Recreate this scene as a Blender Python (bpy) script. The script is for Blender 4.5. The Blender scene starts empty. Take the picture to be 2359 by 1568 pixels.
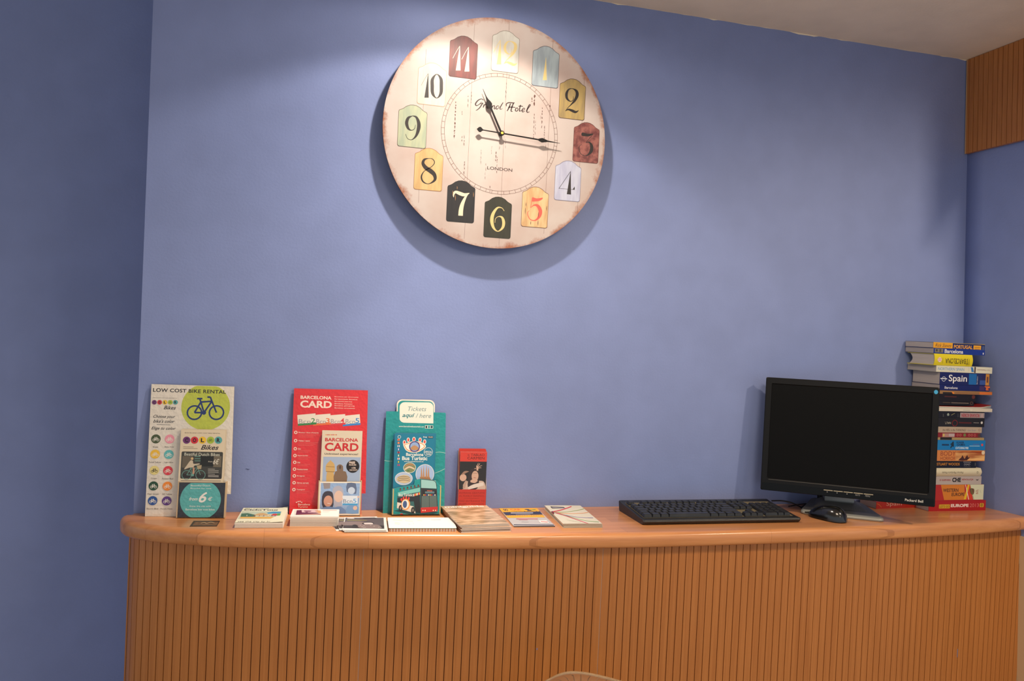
import bpy, bmesh, math, random
from mathutils import Matrix, Vector
from mathutils.geometry import tessellate_polygon
C = bpy.context.scene.collection
PI = math.pi
random.seed(7)

# ------------------------------------------------------------ camera
CAM = Vector((0.0, -2.07, 1.587))
CM = (Vector((0.9646094, -0.2595037, 0.0467613)), Vector((0.0405866, -0.0291046, -0.998752)), Vector((0.2605408, 0.9653035, -0.0175422)))   # right, down, forward: yaw 15.1, pitch -1.0, roll 2.7 degrees
FPX = 1850.0
cd = bpy.data.cameras.new('camera'); cam = bpy.data.objects.new('camera', cd); C.objects.link(cam)
cd.sensor_width = 36; cd.sensor_fit = 'HORIZONTAL'; cd.lens = FPX/2359*36; cd.clip_start = .05
cam.matrix_world = Matrix.Translation(CAM) @ Matrix((CM[0], -CM[1], -CM[2])).transposed().to_4x4()
bpy.context.scene.camera = cam

# ------------------------------------------------------------ world, lights, exposure
sc = bpy.context.scene
sc.view_settings.view_transform = 'Standard'; sc.view_settings.look = 'None'
sc.view_settings.exposure = 0.10; sc.view_settings.gamma = 1.0
W = bpy.data.worlds.new('world'); sc.world = W; W.use_nodes = True
bg = W.node_tree.nodes['Background']; bg.inputs[0].default_value = (.86, .93, 1.0, 1); bg.inputs[1].default_value = .68

def spot(name, loc, target, watts, col, deg, blend, rad):
    l = bpy.data.lights.new(name, 'SPOT'); l.energy = watts; l.color = col
    l.spot_size = math.radians(deg); l.spot_blend = blend; l.shadow_soft_size = rad
    o = bpy.data.objects.new(name, l); C.objects.link(o); o.location = loc
    o.rotation_euler = (Vector(target)-Vector(loc)).to_track_quat('-Z', 'Y').to_euler()
    return o
WARM = (1.0, .87, .74)
LAMP = (.42, -.385, 2.463)
spot('downlight_beam_wide', LAMP, (.32, -.26, 1.1), 13, WARM, 124, .22, .016)
spot('downlight_beam_mid', LAMP, (.34, -.24, 1.1), 17, WARM, 104, 1.0, .016)
spot('downlight_beam_core', LAMP, (.28, -.26, 1.1), 44, WARM, 50, 1.0, .016)
spot('downlight_spill', LAMP, (.42, -.38, 1.1), 6, WARM, 176, .25, .03)
LAMP2 = (2.09, -1.40, 2.463)
spot('side_downlight_beam', LAMP2, (2.0, -1.0, 1.0), 50, (1.0, .80, .58), 150, .45, .045)
for lx, ly, lw in ((.9, -1.45, 66), (1.9, -3.2, 26)):  # unseen fill lamps, added to lift the wall, clock shadow and counter front
    spot('room_fill_beam', (lx, ly, 2.463), (lx, ly+.1, 0), lw, (1.0, .82, .62), 168, .4, .24)

# ------------------------------------------------------------ materials
def lin(c):
    return tuple((v/255/12.92 if v <= 10.3 else ((v/255+.055)/1.055)**2.4) for v in c)
_m = {}
def mat(c, rough=.55, metal=0., spec=.5, bump=0., bscale=60., coat=0., name=None, trans=0., ior=1.5):
    k = (tuple(c), rough, metal, spec, bump, bscale, coat, trans)
    if k in _m: return _m[k]
    m = bpy.data.materials.new(name or 'mat_%02x%02x%02x' % tuple(int(v) for v in c)); m.use_nodes = True
    nt = m.node_tree; b = nt.nodes['Principled BSDF']
    b.inputs['Base Color'].default_value = (*lin(c), 1); b.inputs['Roughness'].default_value = rough
    b.inputs['Metallic'].default_value = metal; b.inputs['Specular IOR Level'].default_value = spec
    b.inputs['Coat Weight'].default_value = coat; b.inputs['Coat Roughness'].default_value = .22
    b.inputs['Transmission Weight'].default_value = trans; b.inputs['IOR'].default_value = ior
    if bump:
        tc = nt.nodes.new('ShaderNodeTexCoord'); n = nt.nodes.new('ShaderNodeTexNoise'); n.inputs['Scale'].default_value = bscale
        n.inputs['Detail'].default_value = 3
        bp = nt.nodes.new('ShaderNodeBump'); bp.inputs['Strength'].default_value = bump; bp.inputs['Distance'].default_value = .01
        nt.links.new(tc.outputs['Object'], n.inputs['Vector']); nt.links.new(n.outputs[0], bp.inputs['Height']); nt.links.new(bp.outputs[0], b.inputs['Normal'])
    _m[k] = m
    return m
def noisy(name, c1, c2, scale=(20, 20, 20), detail=4, rough=.6, lo=.35, hi=.65, coat=0., bump=0.):
    m = bpy.data.materials.new(name); m.use_nodes = True; nt = m.node_tree; N = nt.nodes.new; L = nt.links.new
    b = nt.nodes['Principled BSDF']; b.inputs['Roughness'].default_value = rough; b.inputs['Coat Weight'].default_value = coat
    b.inputs['Coat Roughness'].default_value = .15
    tc = N('ShaderNodeTexCoord'); mp = N('ShaderNodeMapping'); mp.inputs['Scale'].default_value = scale
    n = N('ShaderNodeTexNoise'); n.inputs['Scale'].default_value = 1; n.inputs['Detail'].default_value = detail
    r = N('ShaderNodeValToRGB'); r.color_ramp.elements[0].position = lo; r.color_ramp.elements[1].position = hi
    r.color_ramp.elements[0].color = (*lin(c1), 1); r.color_ramp.elements[1].color = (*lin(c2), 1)
    L(tc.outputs['Object'], mp.inputs[0]); L(mp.outputs[0], n.inputs['Vector']); L(n.outputs[0], r.inputs[0]); L(r.outputs[0], b.inputs['Base Color'])
    if bump:
        bp = N('ShaderNodeBump'); bp.inputs['Strength'].default_value = bump; bp.inputs['Distance'].default_value = .003
        L(n.outputs[0], bp.inputs['Height']); L(bp.outputs[0], b.inputs['Normal'])
    return m
def wall_paint(name, c):
    m = noisy(name, [v*.985 for v in c], [min(255, v*1.015) for v in c], (9, 9, 9), 2, .62)
    nt = m.node_tree; N = nt.nodes.new; b = nt.nodes['Principled BSDF']
    tc = N('ShaderNodeTexCoord'); n = N('ShaderNodeTexNoise'); n.inputs['Scale'].default_value = 160; n.inputs['Detail'].default_value = 4
    bp = N('ShaderNodeBump'); bp.inputs['Strength'].default_value = .12; bp.inputs['Distance'].default_value = .004
    nt.links.new(tc.outputs['Object'], n.inputs['Vector']); nt.links.new(n.outputs[0], bp.inputs['Height']); nt.links.new(bp.outputs[0], b.inputs['Normal'])
    return m
def wood(name, c1, c2, grain, rough=.35, coat=.3, staves=None, vary=.5):
    """grain = mapping scale (small along the grain); staves = (length, width) of glued blocks in x,y"""
    m = bpy.data.materials.new(name); m.use_nodes = True; nt = m.node_tree; N = nt.nodes.new; L = nt.links.new
    b = nt.nodes['Principled BSDF']; b.inputs['Roughness'].default_value = rough; b.inputs['Coat Weight'].default_value = coat; b.inputs['Coat Roughness'].default_value = .18
    tc = N('ShaderNodeTexCoord'); mp = N('ShaderNodeMapping'); mp.inputs['Scale'].default_value = grain
    n = N('ShaderNodeTexNoise'); n.inputs['Scale'].default_value = 1; n.inputs['Detail'].default_value = 8; n.inputs['Roughness'].default_value = .65
    r = N('ShaderNodeValToRGB'); r.color_ramp.elements[0].position = .3; r.color_ramp.elements[1].position = .7
    r.color_ramp.elements[0].color = (*lin(c1), 1); r.color_ramp.elements[1].color = (*lin(c2), 1)
    L(tc.outputs['Object'], mp.inputs[0]); L(mp.outputs[0], n.inputs['Vector']); L(n.outputs[0], r.inputs[0])
    n2 = N('ShaderNodeTexNoise'); n2.inputs['Scale'].default_value = 3.0; n2.inputs['Detail'].default_value = 2
    L(tc.outputs['Object'], n2.inputs['Vector'])
    mr = N('ShaderNodeMapRange'); mr.inputs['To Min'].default_value = 1-.12*vary; mr.inputs['To Max'].default_value = 1+.12*vary
    L(n2.outputs[0], mr.inputs[0])
    mx = N('ShaderNodeMix'); mx.data_type = 'RGBA'; mx.blend_type = 'MULTIPLY'; mx.inputs[0].default_value = 1
    L(r.outputs[0], mx.inputs[6]); L(mr.outputs[0], mx.inputs[7]); out = mx.outputs[2]
    if staves:
        bt = N('ShaderNodeTexBrick'); bt.inputs['Scale'].default_value = 1; bt.inputs['Brick Width'].default_value = staves[0]; bt.inputs['Row Height'].default_value = staves[1]
        bt.inputs['Mortar Size'].default_value = 0.0006; bt.inputs['Color1'].default_value = (.86, .86, .86, 1); bt.inputs['Color2'].default_value = (1.1, 1.1, 1.1, 1)
        bt.inputs['Mortar'].default_value = (.8, .75, .7, 1); bt.offset = .37
        L(tc.outputs['Object'], bt.inputs['Vector'])
        m2 = N('ShaderNodeMix'); m2.data_type = 'RGBA'; m2.blend_type = 'MULTIPLY'; m2.inputs[0].default_value = 1
        L(out, m2.inputs[6]); L(bt.outputs[0], m2.inputs[7]); out = m2.outputs[2]
    L(out, b.inputs['Base Color'])
    return m

BLUE = wall_paint("blue_wall_paint", (129, 145, 194))
CEIL = wall_paint("cream_ceiling_paint", (244, 233, 212))
BEECH = wood('beech_worktop', (190, 124, 73), (216, 152, 98), (3, 55, 55), .30, .35, (.62, .05))
SLATS = wood('oak_slat_veneer', (170, 104, 46), (192, 125, 64), (160, 160, 3), .42, .12)
GROOVE = mat((112, 60, 26), .8)
PAPER = mat((232, 226, 214), .7)
PAPER2 = mat((214, 206, 194), .75)
CARD = mat((196, 172, 138), .8)
BLACK = mat((22, 22, 24), .38)
INK = mat((30, 28, 30), .6)

# ------------------------------------------------------------ mesh building
class MB:
    def __init__(s): s.v = []; s.f = []; s.mi = []; s.mats = []; s.smooth = []
    def m(s, mt):
        if mt not in s.mats: s.mats.append(mt)
        return s.mats.index(mt)
    def face(s, pts, mt, smooth=False):
        i = len(s.v); s.v += [tuple(p) for p in pts]; s.f.append(tuple(range(i, i+len(pts)))); s.mi.append(s.m(mt)); s.smooth.append(smooth)
    def grid(s, rows, mt, closed=False, smooth=True, flip=False):
        """rows of equal length joined by quads (shared vertices)"""
        i0 = len(s.v); n = len(rows[0]); k = s.m(mt)
        for r in rows: s.v += [tuple(p) for p in r]
        for a in range(len(rows)-1):
            for b in range(n if closed else n-1):
                c = (b+1) % n
                q = (i0+a*n+b, i0+a*n+c, i0+(a+1)*n+c, i0+(a+1)*n+b)
                s.f.append(q[::-1] if flip else q); s.mi.append(k); s.smooth.append(smooth)
        return i0
    def box(s, x0, x1, y0, y1, z0, z1, mt, b=0.0, mats=None):
        if b <= 0:
            p = [(x0,y0,z0),(x1,y0,z0),(x1,y1,z0),(x0,y1,z0),(x0,y0,z1),(x1,y0,z1),(x1,y1,z1),(x0,y1,z1)]
            F = ((0,3,2,1),(4,5,6,7),(0,1,5,4),(1,2,6,5),(2,3,7,6),(3,0,4,7))   # bottom top front right back left
            i = len(s.v); s.v += p
            for j, f in enumerate(F):
                s.f.append(tuple(i+q for q in f)); s.mi.append(s.m(mats[j] if mats else mt)); s.smooth.append(False)
        else:
            bm = bmesh.new(); bmesh.ops.create_cube(bm, size=1)
            for v in bm.verts: v.co = Vector((x0+(v.co.x+.5)*(x1-x0), y0+(v.co.y+.5)*(y1-y0), z0+(v.co.z+.5)*(z1-z0)))
            bmesh.ops.bevel(bm, geom=bm.edges[:], offset=b, segments=2, affect='EDGES', profile=.6)
            s.bm(bm, mt, False)
    def bm(s, bm, mt, smooth=True, M=None):
        bm.verts.index_update(); i = len(s.v)
        s.v += [tuple(M @ v.co if M else v.co) for v in bm.verts]; k = s.m(mt)
        for f in bm.faces: s.f.append(tuple(i+v.index for v in f.verts)); s.mi.append(k); s.smooth.append(smooth)
        bm.free()
    def poly(s, pts, y, mt):
        """flat polygon given as (x,z) facing -y"""
        a = sum(pts[i][0]*pts[(i+1) % len(pts)][1]-pts[(i+1) % len(pts)][0]*pts[i][1] for i in range(len(pts)))
        if a < 0: pts = pts[::-1]
        s.face([(p[0], y, p[1]) for p in pts], mt)
    def slab(s, pts, y0, y1, mt, side=None):
        a = sum(pts[i][0]*pts[(i+1) % len(pts)][1]-pts[(i+1) % len(pts)][0]*pts[i][1] for i in range(len(pts)))
        if a < 0: pts = pts[::-1]
        side = side or mt; n = len(pts)
        s.face([(p[0], y0, p[1]) for p in pts], mt); s.face([(p[0], y1, p[1]) for p in pts[::-1]], side)
        for i in range(n):
            p, q = pts[i], pts[(i+1) % n]
            s.face([(q[0], y0, q[1]), (p[0], y0, p[1]), (p[0], y1, p[1]), (q[0], y1, q[1])], side)
    def tube(s, pts, r, mt, n=10, cap=True):
        pts = [Vector(p) for p in pts]; rows = []; up = Vector((0, 0, 1)); prev = None
        rr = r if isinstance(r, (list, tuple)) else [r]*len(pts)
        for i, p in enumerate(pts):
            d = (pts[min(i+1, len(pts)-1)]-pts[max(i-1, 0)]).normalized()
            a = prev if prev is not None else (up if abs(d.z) < .9 else Vector((1, 0, 0)))
            a = (a-d*a.dot(d)).normalized(); prev = a; b = d.cross(a)
            rows.append([p+(a*math.cos(t)+b*math.sin(t))*rr[i] for t in [2*PI*k/n for k in range(n)]])
        s.grid(rows, mt, True, True, True)
        if cap: s.face(rows[0], mt); s.face(rows[-1][::-1], mt)
    def build(s, name, parent=None, M=None, **kw):
        me = bpy.data.meshes.new(name); me.from_pydata(s.v, [], s.f)
        for m in s.mats: me.materials.append(m)
        me.polygons.foreach_set('material_index', s.mi); me.polygons.foreach_set('use_smooth', s.smooth)
        me.update(); o = bpy.data.objects.new(name, me); C.objects.link(o)
        if parent: o.parent = parent
        if M is not None: o.matrix_basis = M
        for k, v in kw.items(): o[k] = v
        return o
def thing(name, label, cat, M=None, group=None):
    o = bpy.data.objects.new(name, None); C.objects.link(o); o.empty_display_size = .05
    if M is not None: o.matrix_basis = M
    o['label'] = label; o['category'] = cat
    if group: o['group'] = group
    return o
def tag(o, label, cat, group=None):
    o['label'] = label; o['category'] = cat
    if group: o['group'] = group
    return o
def copy_thing(src, label, M, group=None):
    r = src.copy(); C.objects.link(r); r.matrix_basis = M; r['label'] = label
    if group: r['group'] = group
    for ch in list(src.children):
        c = ch.copy(); C.objects.link(c); c.parent = r
        for g in list(ch.children):
            d = g.copy(); C.objects.link(d); d.parent = c
    return r
def frame(loc, yaw=0., lean=0.):
    """x to the right, z up along the sheet, -y towards its reader; yaw and lean in degrees (lean 90 = lying face up)"""
    return Matrix.Translation(loc) @ Matrix.Rotation(math.radians(yaw), 4, 'Z') @ Matrix.Rotation(-math.radians(lean), 4, 'X')
def cr(pts, n=8, closed=False):
    """Catmull-Rom through points"""
    P = [Vector(p) for p in pts]; out = []; m = len(P)
    for i in range(m if closed else m-1):
        g = (lambda k: P[k % m]) if closed else (lambda k: P[max(0, min(m-1, k))])
        a, b, c, d = g(i-1), g(i), g(i+1), g(i+2)
        for j in range(n):
            t = j/n; out.append(.5*((2*b)+(c-a)*t+(2*a-5*b+4*c-d)*t*t+(3*b-a-3*c+d)*t**3))
    if not closed: out.append(P[-1])
    return out

# ------------------------------------------------------------ survey: where a measured sight line meets a plane
def ray(x, y):
    d = Vector((x-1179.5, y-784, FPX)); return CM[0]*d.x+CM[1]*d.y+CM[2]*d.z
def on_y(x, y, Y):
    d = ray(x, y); return CAM+d*((Y-CAM.y)/d.y)
def on_z(x, y, Z):
    d = ray(x, y); return CAM+d*((Z-CAM.z)/d.z)

# ------------------------------------------------------------ lettering
_t = {}
def glyphs(txt, bold=0., shear=0., space=1.):
    k = (txt, bold, shear, space)
    if k not in _t:
        cu = bpy.data.curves.new('txt', 'FONT'); cu.body = txt; cu.offset = bold; cu.shear = shear; cu.space_character = space
        cu.resolution_u = 3; o = bpy.data.objects.new('txt', cu); C.objects.link(o)
        bpy.context.view_layer.update(); dg = bpy.context.evaluated_depsgraph_get()
        me = bpy.data.meshes.new_from_object(o.evaluated_get(dg))
        vs = [v.co.copy() for v in me.vertices]; fs = [tuple(p.vertices) for p in me.polygons]
        bpy.data.objects.remove(o); bpy.data.curves.remove(cu); bpy.data.meshes.remove(me)
        x0 = min(v.x for v in vs); x1 = max(v.x for v in vs); y0 = min(v.y for v in vs); y1 = max(v.y for v in vs)
        _t[k] = ([((v.x-x0)/(x1-x0), (v.y-y0)/(y1-y0)) for v in vs], fs)
    return _t[k]

class Print:
    """artwork printed on one flat face of a part: everything ends up in that part's own mesh.
    F = frame of the face, crop = (x0, y0, scale) of the survey sheet the coordinates were read from"""
    def __init__(s, mb, F, crop=(0, 0, 1), y=0.):
        s.mb = mb; s.F = F; s.inv = F.inverted(); s.crop = crop; s.y = y; s.n = 0; s.o = F.translation; s.nrm = (F.to_3x3() @ Vector((0, 1, 0))).normalized(); s.rough = .5
    def uv(s, x, y):
        px = s.crop[0]+x/s.crop[2]; py = s.crop[1]+y/s.crop[2]; d = ray(px, py)
        t = (s.o-CAM).dot(s.nrm)/d.dot(s.nrm); q = s.inv @ (CAM+d*t); return (q.x, q.z)
    def mt(s, c): return c if not isinstance(c, tuple) else mat(c, s.rough, coat=getattr(s, 'coat', 0.))
    def lay(s): s.n += 1; return s.y-.000006*s.n-.00004
    def raw(s, pts, c, y=None): s.mb.poly([tuple(p)[:2] for p in pts], s.lay() if y is None else y, s.mt(c))
    def poly(s, pts, c, smooth=0):
        q = [s.uv(*p) for p in pts]
        if smooth: q = [(v.x, v.y) for v in cr([(a, b, 0) for a, b in q], smooth, True)]
        s.raw(q, c)
    def rect(s, x0, y0, x1, y1, c, r=0.):
        a, b = s.uv(x0, y0), s.uv(x1, y1); X0, Z1, X1, Z0 = a[0], a[1], b[0], b[1]
        s.raw(rrect(X0, X1, Z0, Z1, r), c)
    def disc(s, x, y, r, c, ry=None, n=28, y_=None):
        a = s.uv(x, y); b = s.uv(x+r, y); k = math.hypot(b[0]-a[0], b[1]-a[1]); kz = k*(ry/r if ry else 1)
        s.raw([(a[0]+k*math.cos(2*PI*i/n), a[1]+kz*math.sin(2*PI*i/n)) for i in range(n)], c)
    def ring(s, x, y, r, w, c, n=28):
        a = s.uv(x, y); b = s.uv(x+r, y); k = math.hypot(b[0]-a[0], b[1]-a[1]); k2 = k*(r-w)/r; yy = s.lay(); m = s.mt(c)
        for i in range(n):
            t, u = 2*PI*i/n, 2*PI*(i+1)/n
            s.mb.poly([(a[0]+k*math.cos(t), a[1]+k*math.sin(t)), (a[0]+k*math.cos(u), a[1]+k*math.sin(u)), (a[0]+k2*math.cos(u), a[1]+k2*math.sin(u)), (a[0]+k2*math.cos(t), a[1]+k2*math.sin(t))], yy, m)
    def text(s, txt, x0, y0, x1, y1, c, bold=.0, shear=0., space=1., rot=0, y_=None):
        """(x0,y0) and (x1,y1): the sheet's top-left and bottom-right of the lettering; rot 180 = upside down"""
        vs, fs = glyphs(txt, bold, shear, space); a, b = s.uv(x0, y0), s.uv(x1, y1); yy = s.lay(); m = s.mt(c); i0 = len(s.mb.v); k = s.mb.m(m)
        for u, v in vs:
            if rot == 180: u, v = 1-u, 1-v
            if rot == 90: u, v = 1-v, u
            if rot == -90: u, v = v, 1-u
            s.mb.v.append((a[0]+(b[0]-a[0])*u, yy, b[1]+(a[1]-b[1])*v))
        for f in fs: s.mb.f.append(tuple(i0+q for q in f)); s.mb.mi.append(k); s.mb.smooth.append(False)
    def stroke(s, pts, c, n=5, raw=False, closed=False):
        """line of varying width: (x, y, width in sheet units)"""
        P = cr([(p[0], p[1], p[2]) for p in pts], n, closed) if n > 1 else [Vector(p) for p in pts]
        if closed: P.append(P[0])
        L_, R_ = [], []
        for i, p in enumerate(P):
            d = (P[min(i+1, len(P)-1)].xy-P[max(i-1, 0)].xy)
            if d.length < 1e-9: d = Vector((1, 0))
            d.normalize(); nn = Vector((-d.y, d.x))*max(p.z, .01)/2
            f = (lambda q: (q.x, q.y)) if raw else (lambda q: s.uv(q.x, q.y))
            L_.append(f(p.xy+nn)); R_.append(f(p.xy-nn))
        yy = s.lay(); m = s.mt(c)
        for i in range(len(P)-1): s.mb.poly([L_[i], L_[i+1], R_[i+1], R_[i]], yy, m)
    def line(s, pts, w, c): s.stroke([(x, y, w) for x, y in pts], c, 1)
    def bike(s, x, y, w, c, lw=None):
        """bicycle pictogram, w = width between the outer tyres"""
        u = w/100.; lw = lw or 4*u; r = 21*u
        for cx in (x-29*u, x+29*u): s.ring(cx, y+12*u, r, lw, c, 20)
        A, B, S_, H, R0 = (x-29*u, y+12*u), (x-4*u, y+12*u), (x-12*u, y-16*u), (x+17*u, y-18*u), (x+29*u, y+12*u)
        for q in ((A, S_), (S_, B), (A, B), (B, H), (S_, H), (H, R0), (S_, (x-15*u, y-24*u)), ((x-22*u, y-25*u), (x-8*u, y-25*u)), (H, (x+13*u, y-29*u)), ((x+13*u, y-29*u), (x+5*u, y-29*u))): s.line(q, lw, c)
        s.disc(B[0], B[1], 6*u, c, n=12)
def rrect(X0, X1, Z0, Z1, r=0., n=4):
    if r <= 0: return [(X0, Z0), (X1, Z0), (X1, Z1), (X0, Z1)]
    o = []
    for cx, cz, a in ((X1-r, Z0+r, -PI/2), (X1-r, Z1-r, 0), (X0+r, Z1-r, PI/2), (X0+r, Z0+r, PI)):
        for i in range(n+1): t = a+PI/2*i/n; o.append((cx+r*math.cos(t), cz+r*math.sin(t)))
    return o

# ============================================================ THE SETTING
ZT = 1.10                                            # height of the counter top
CZ = 2.48                                            # ceiling
def XR(z): return 1.99+(2.472-z)*.044                # the right wall is a little out of plumb
def struct(mb, name):
    o = mb.build(name); o['kind'] = 'structure'; return o
b = MB(); b.box(-4, 5.5, -5, .9, -.05, 0, mat((196, 170, 142), .35, bump=.02)); struct(b, 'floor')
b = MB(); b.box(-4, 5.5, -4.2, .9, CZ, CZ+.08, CEIL); struct(b, 'ceiling')
b = MB(); x0 = -.355
b.slab([(x0, 0), (2.3, 0), (2.3, CZ), (x0, CZ)], 0, .35, BLUE)
# rough cream paint line where the ceiling meets the wall, and two small scuffs
pts = [(.60, CZ)]; x = .62
while x < 1.99: pts.append((x, CZ-.0002-.0030*random.random()**6-(.003 if 1.35 < x < 1.5 and random.random() < .3 else 0))); x += random.uniform(.012, .03)
pts.append((1.99, CZ)); b.poly(pts, -.0006, CEIL)
pr = Print(b, frame((0, 0, 0)), (270, 860, 3.92), -.0004)
pr.stroke([(1157, 863, 2), (1168, 860, 7), (1180, 866, 10), (1196, 864, 3)], (84, 96, 142))
pr.stroke([(1425, 876, 1), (1434, 878, 4), (1438, 877, 1)], (88, 100, 146))
struct(b, 'wall_back')
b = MB(); b.box(-4, -.30, .36, .46, 0, CZ, BLUE); struct(b, 'wall_left')
b = MB(); YE = -.75
XW = lambda y, z: XR(z)+.25*(1-z/CZ)*y/YE
rows = [[(XW(YE*j/12, CZ*k/20), YE*j/12, CZ*k/20) for j in range(13)]+[(XW(YE, CZ*k/20)+.12, YE, CZ*k/20), (XR(CZ*k/20)+.12, 0, CZ*k/20)] for k in range(21)]
b.grid(rows, BLUE, True, True); struct(b, 'wall_right')
b = MB(); rows = [[(XW(-.12, z)-.006, -.12, z), (XW(YE, z)-.006, YE-.002, z), (XW(YE, z)+.01, YE-.002, z), (XW(-.12, z)+.01, -.12, z)] for z in (0, .5, 1.04)]
b.grid(rows, mat((206, 178, 140), .5), True, False); b.face(rows[-1], mat((206, 178, 140), .5)); struct(b, "trim_1")

# ============================================================ GROOVED BOARD OVER THE CORNER
root = thing('grooved_panel', 'brown grooved wooden board on the right wall, high in the corner under the ceiling', 'wall panel')
b = MB(); z0, z1 = 2.19, CZ-.001; y = -.004; X = XR(2.33)
def side(x, ya, yb, mt): b.face([(XR(z0)-x, ya, z0), (XR(z0)-x, yb, z0), (XR(z1)-x, yb, z1), (XR(z1)-x, ya, z1)], mt)
side(.002, y, YE, GROOVE)
k = 0
while y > YE:
    w = .010 if k == 0 else .0158
    side(.012, y, max(YE, y-w), SLATS)
    for yy in (y, max(YE, y-w)): b.face([(XR(z0)-.012, yy, z0), (XR(z0)-.002, yy, z0), (XR(z1)-.002, yy, z1), (XR(z1)-.012, yy, z1)], SLATS)
    b.face([(XR(z0)-.012, y, z0), (XR(z0)-.012, max(YE, y-w), z0), (XR(z0), max(YE, y-w), z0), (XR(z0), y, z0)], SLATS)
    y -= w+.0016; k += 1
b.face([(XR(z0)-.0125, -.055, z1-.012), (XR(z0)-.0125, -.056, z1-.012), (XR(z0)-.0125, -.056, z1-.04), (XR(z0)-.0125, -.055, z1-.04)], mat((210, 190, 160)))
b.build('board', root)
b = MB(); b.face([(XR(z0)-.0128, -.003, z0-.001), (XR(z0)-.0128, -.0075, z0-.001), (XR(z1)-.0128, -.0075, z1), (XR(z1)-.0128, -.003, z1)], mat((196, 156, 112), .5)); b.build('edge_strip', root)

# ============================================================ RECEPTION COUNTER
counter = thing('reception_counter', 'long bow-fronted wooden counter clad in vertical grooved panels, along the blue wall', 'counter', Matrix.Translation((.8, -.12, 0)))
CI = counter.matrix_basis.inverted()
edge = [(-.358, -.001), (-.371, -.004), (-.378, -.018), (-.374, -.045), (-.355, -.082), (-.315, -.116), (-.247, -.151), (-.151, -.183), (-.058, -.203), (.132, -.230), (.330, -.250), (.502, -.266), (.70, -.278), (.86, -.284), (1.10, -.284), (1.318, -.280), (1.50, -.273), (1.697, -.262), (1.90, -.243), (2.086, -.214), (2.125, -.206)]
crv = [Vector((p.x, p.y)) for p in cr([(x, y, 0) for x, y in edge], 6)]
def normals(c):
    out = []
    for i, p in enumerate(c):
        d = (c[min(i+1, len(c)-1)]-c[max(i-1, 0)]).normalized(); out.append(Vector((d.y, -d.x)))
    return out
nr = normals(crv)
prof = [(-.016, 0), (-.010, -.0006), (-.0055, -.0025), (-.0022, -.0060), (-.0004, -.0105), (0, -.015), (0, -.026), (-.0012, -.0315), (-.005, -.0355), (-.010, -.0372), (-.045, -.0372)]
b = MB(); rows = [[(p.x+n.x*o-.8, p.y+n.y*o+.12, ZT+z) for p, n in zip(crv, nr)] for o, z in prof]
b.grid(rows, BEECH, smooth=True, flip=True)
top = rows[0]; b.face(list(top)+[(XR(ZT)-.8, .119, ZT), (-.358-.8+.006, .119, ZT)], BEECH)
bot = rows[-1]; b.face(([(2.04-.8, .119, ZT-.0372), (-.33-.8, .119, ZT-.0372)]+list(bot)), BEECH)
b.face([r[0] for r in rows]+[(-.30-.8, .119, ZT-.0372), (-.30-.8, .119, ZT)], BEECH)
b.build('worktop', counter)
# cladding: grooved strips that follow the curve, in five sheets
def offset(c, n, d): return [p+q*d for p, q in zip(c, n)]
base = offset(crv, nr, -.024)
S = [0.]
for i in range(1, len(base)): S.append(S[-1]+(base[i]-base[i-1]).length)
def at(s):
    s = max(0, min(S[-1]-1e-6, s)); i = max(j for j in range(len(S)) if S[j] <= s); i = min(i, len(S)-2); t = (s-S[i])/(S[i+1]-S[i])
    return base[i].lerp(base[i+1], t), nr[i].lerp(nr[i+1], t).normalized()
def s_of_x(x):
    return min((abs(at(k*.001)[0].x-x), k*.001) for k in range(int(S[-1]*1000)))[1]
seams = [0.0]+[s_of_x(x) for x in (.172, .744, 1.346, 1.930)]+[s_of_x(2.108)]
ztop, zbot = ZT-.0372, .08
for i in range(5):
    b = MB(); a, e = seams[i]+(.0007 if i else 0), seams[i+1]-.0007; n = round((e-a)/.0199); pitch = (e-a)/n; gw = .0019
    for k in range(n):
        s0 = a+k*pitch+(gw/2 if k else 0); s1 = a+(k+1)*pitch-(gw/2 if k < n-1 else 0); m = 2; P = []
        for j in range(m+1):
            p, q = at(s0+(s1-s0)*j/m); P.append((p, q))
        loc = lambda p, z: (p.x-.8, p.y+.12, z)
        b.grid([[loc(p, zbot) for p, q in P], [loc(p, ztop) for p, q in P]], SLATS, smooth=False)
        for (p, q), fl in ((P[0], 0), (P[-1], 1)):       # groove cheeks
            r = p-q*.0035; f = [loc(p, zbot), loc(p, ztop), loc(r, ztop), loc(r, zbot)]; b.face(f if fl == 0 else f[::-1], SLATS)
        if k < n-1:
            p, q = at(s1); p2, q2 = at(s1+gw); r, r2 = p-q*.0035, p2-q2*.0035
            b.face([loc(r, zbot), loc(r2, zbot), loc(r2, ztop), loc(r, ztop)], GROOVE)
    if i == 2:
        p, q = at(s_of_x(.588)); p += q*.0004; b.face([(p.x-.8, p.y+.12, .815), (p.x-.797, p.y+.12, .816), (p.x-.7975, p.y+.12, .820), (p.x-.8, p.y+.12, .819)], mat((120, 130, 190)))
    if i in (1, 2):
        (p, q), (p2, q2) = at(a-.0014), at(a); b.face([(u_.x-.8, u_.y+.12, z_) for u_, z_ in ((p-q*.0008, zbot), (p2-q2*.0008, zbot), (p2-q2*.0008, ztop), (p-q*.0008, ztop))], mat((196, 176, 164), .6))
    if i == 3:
        sm = s_of_x(on_y(2221, 1512, -.25).x); (p, q), (p2, q2) = at(sm), at(sm+.0022); zz = on_y(2221, 1512, -.25).z; b.face([(u_.x-.8, u_.y+.12, z_) for u_, z_ in ((p+q*.0004, zz-.014), (p2+q2*.0004, zz-.010), (p2+q2*.0004, zz+.013), (p+q*.0004, zz+.010))], mat((128, 136, 170)))
    b.build('front_panel', counter)
b = MB(); inner = offset(crv, nr, -.032)                 # body behind the cladding and the recessed plinth
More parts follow.
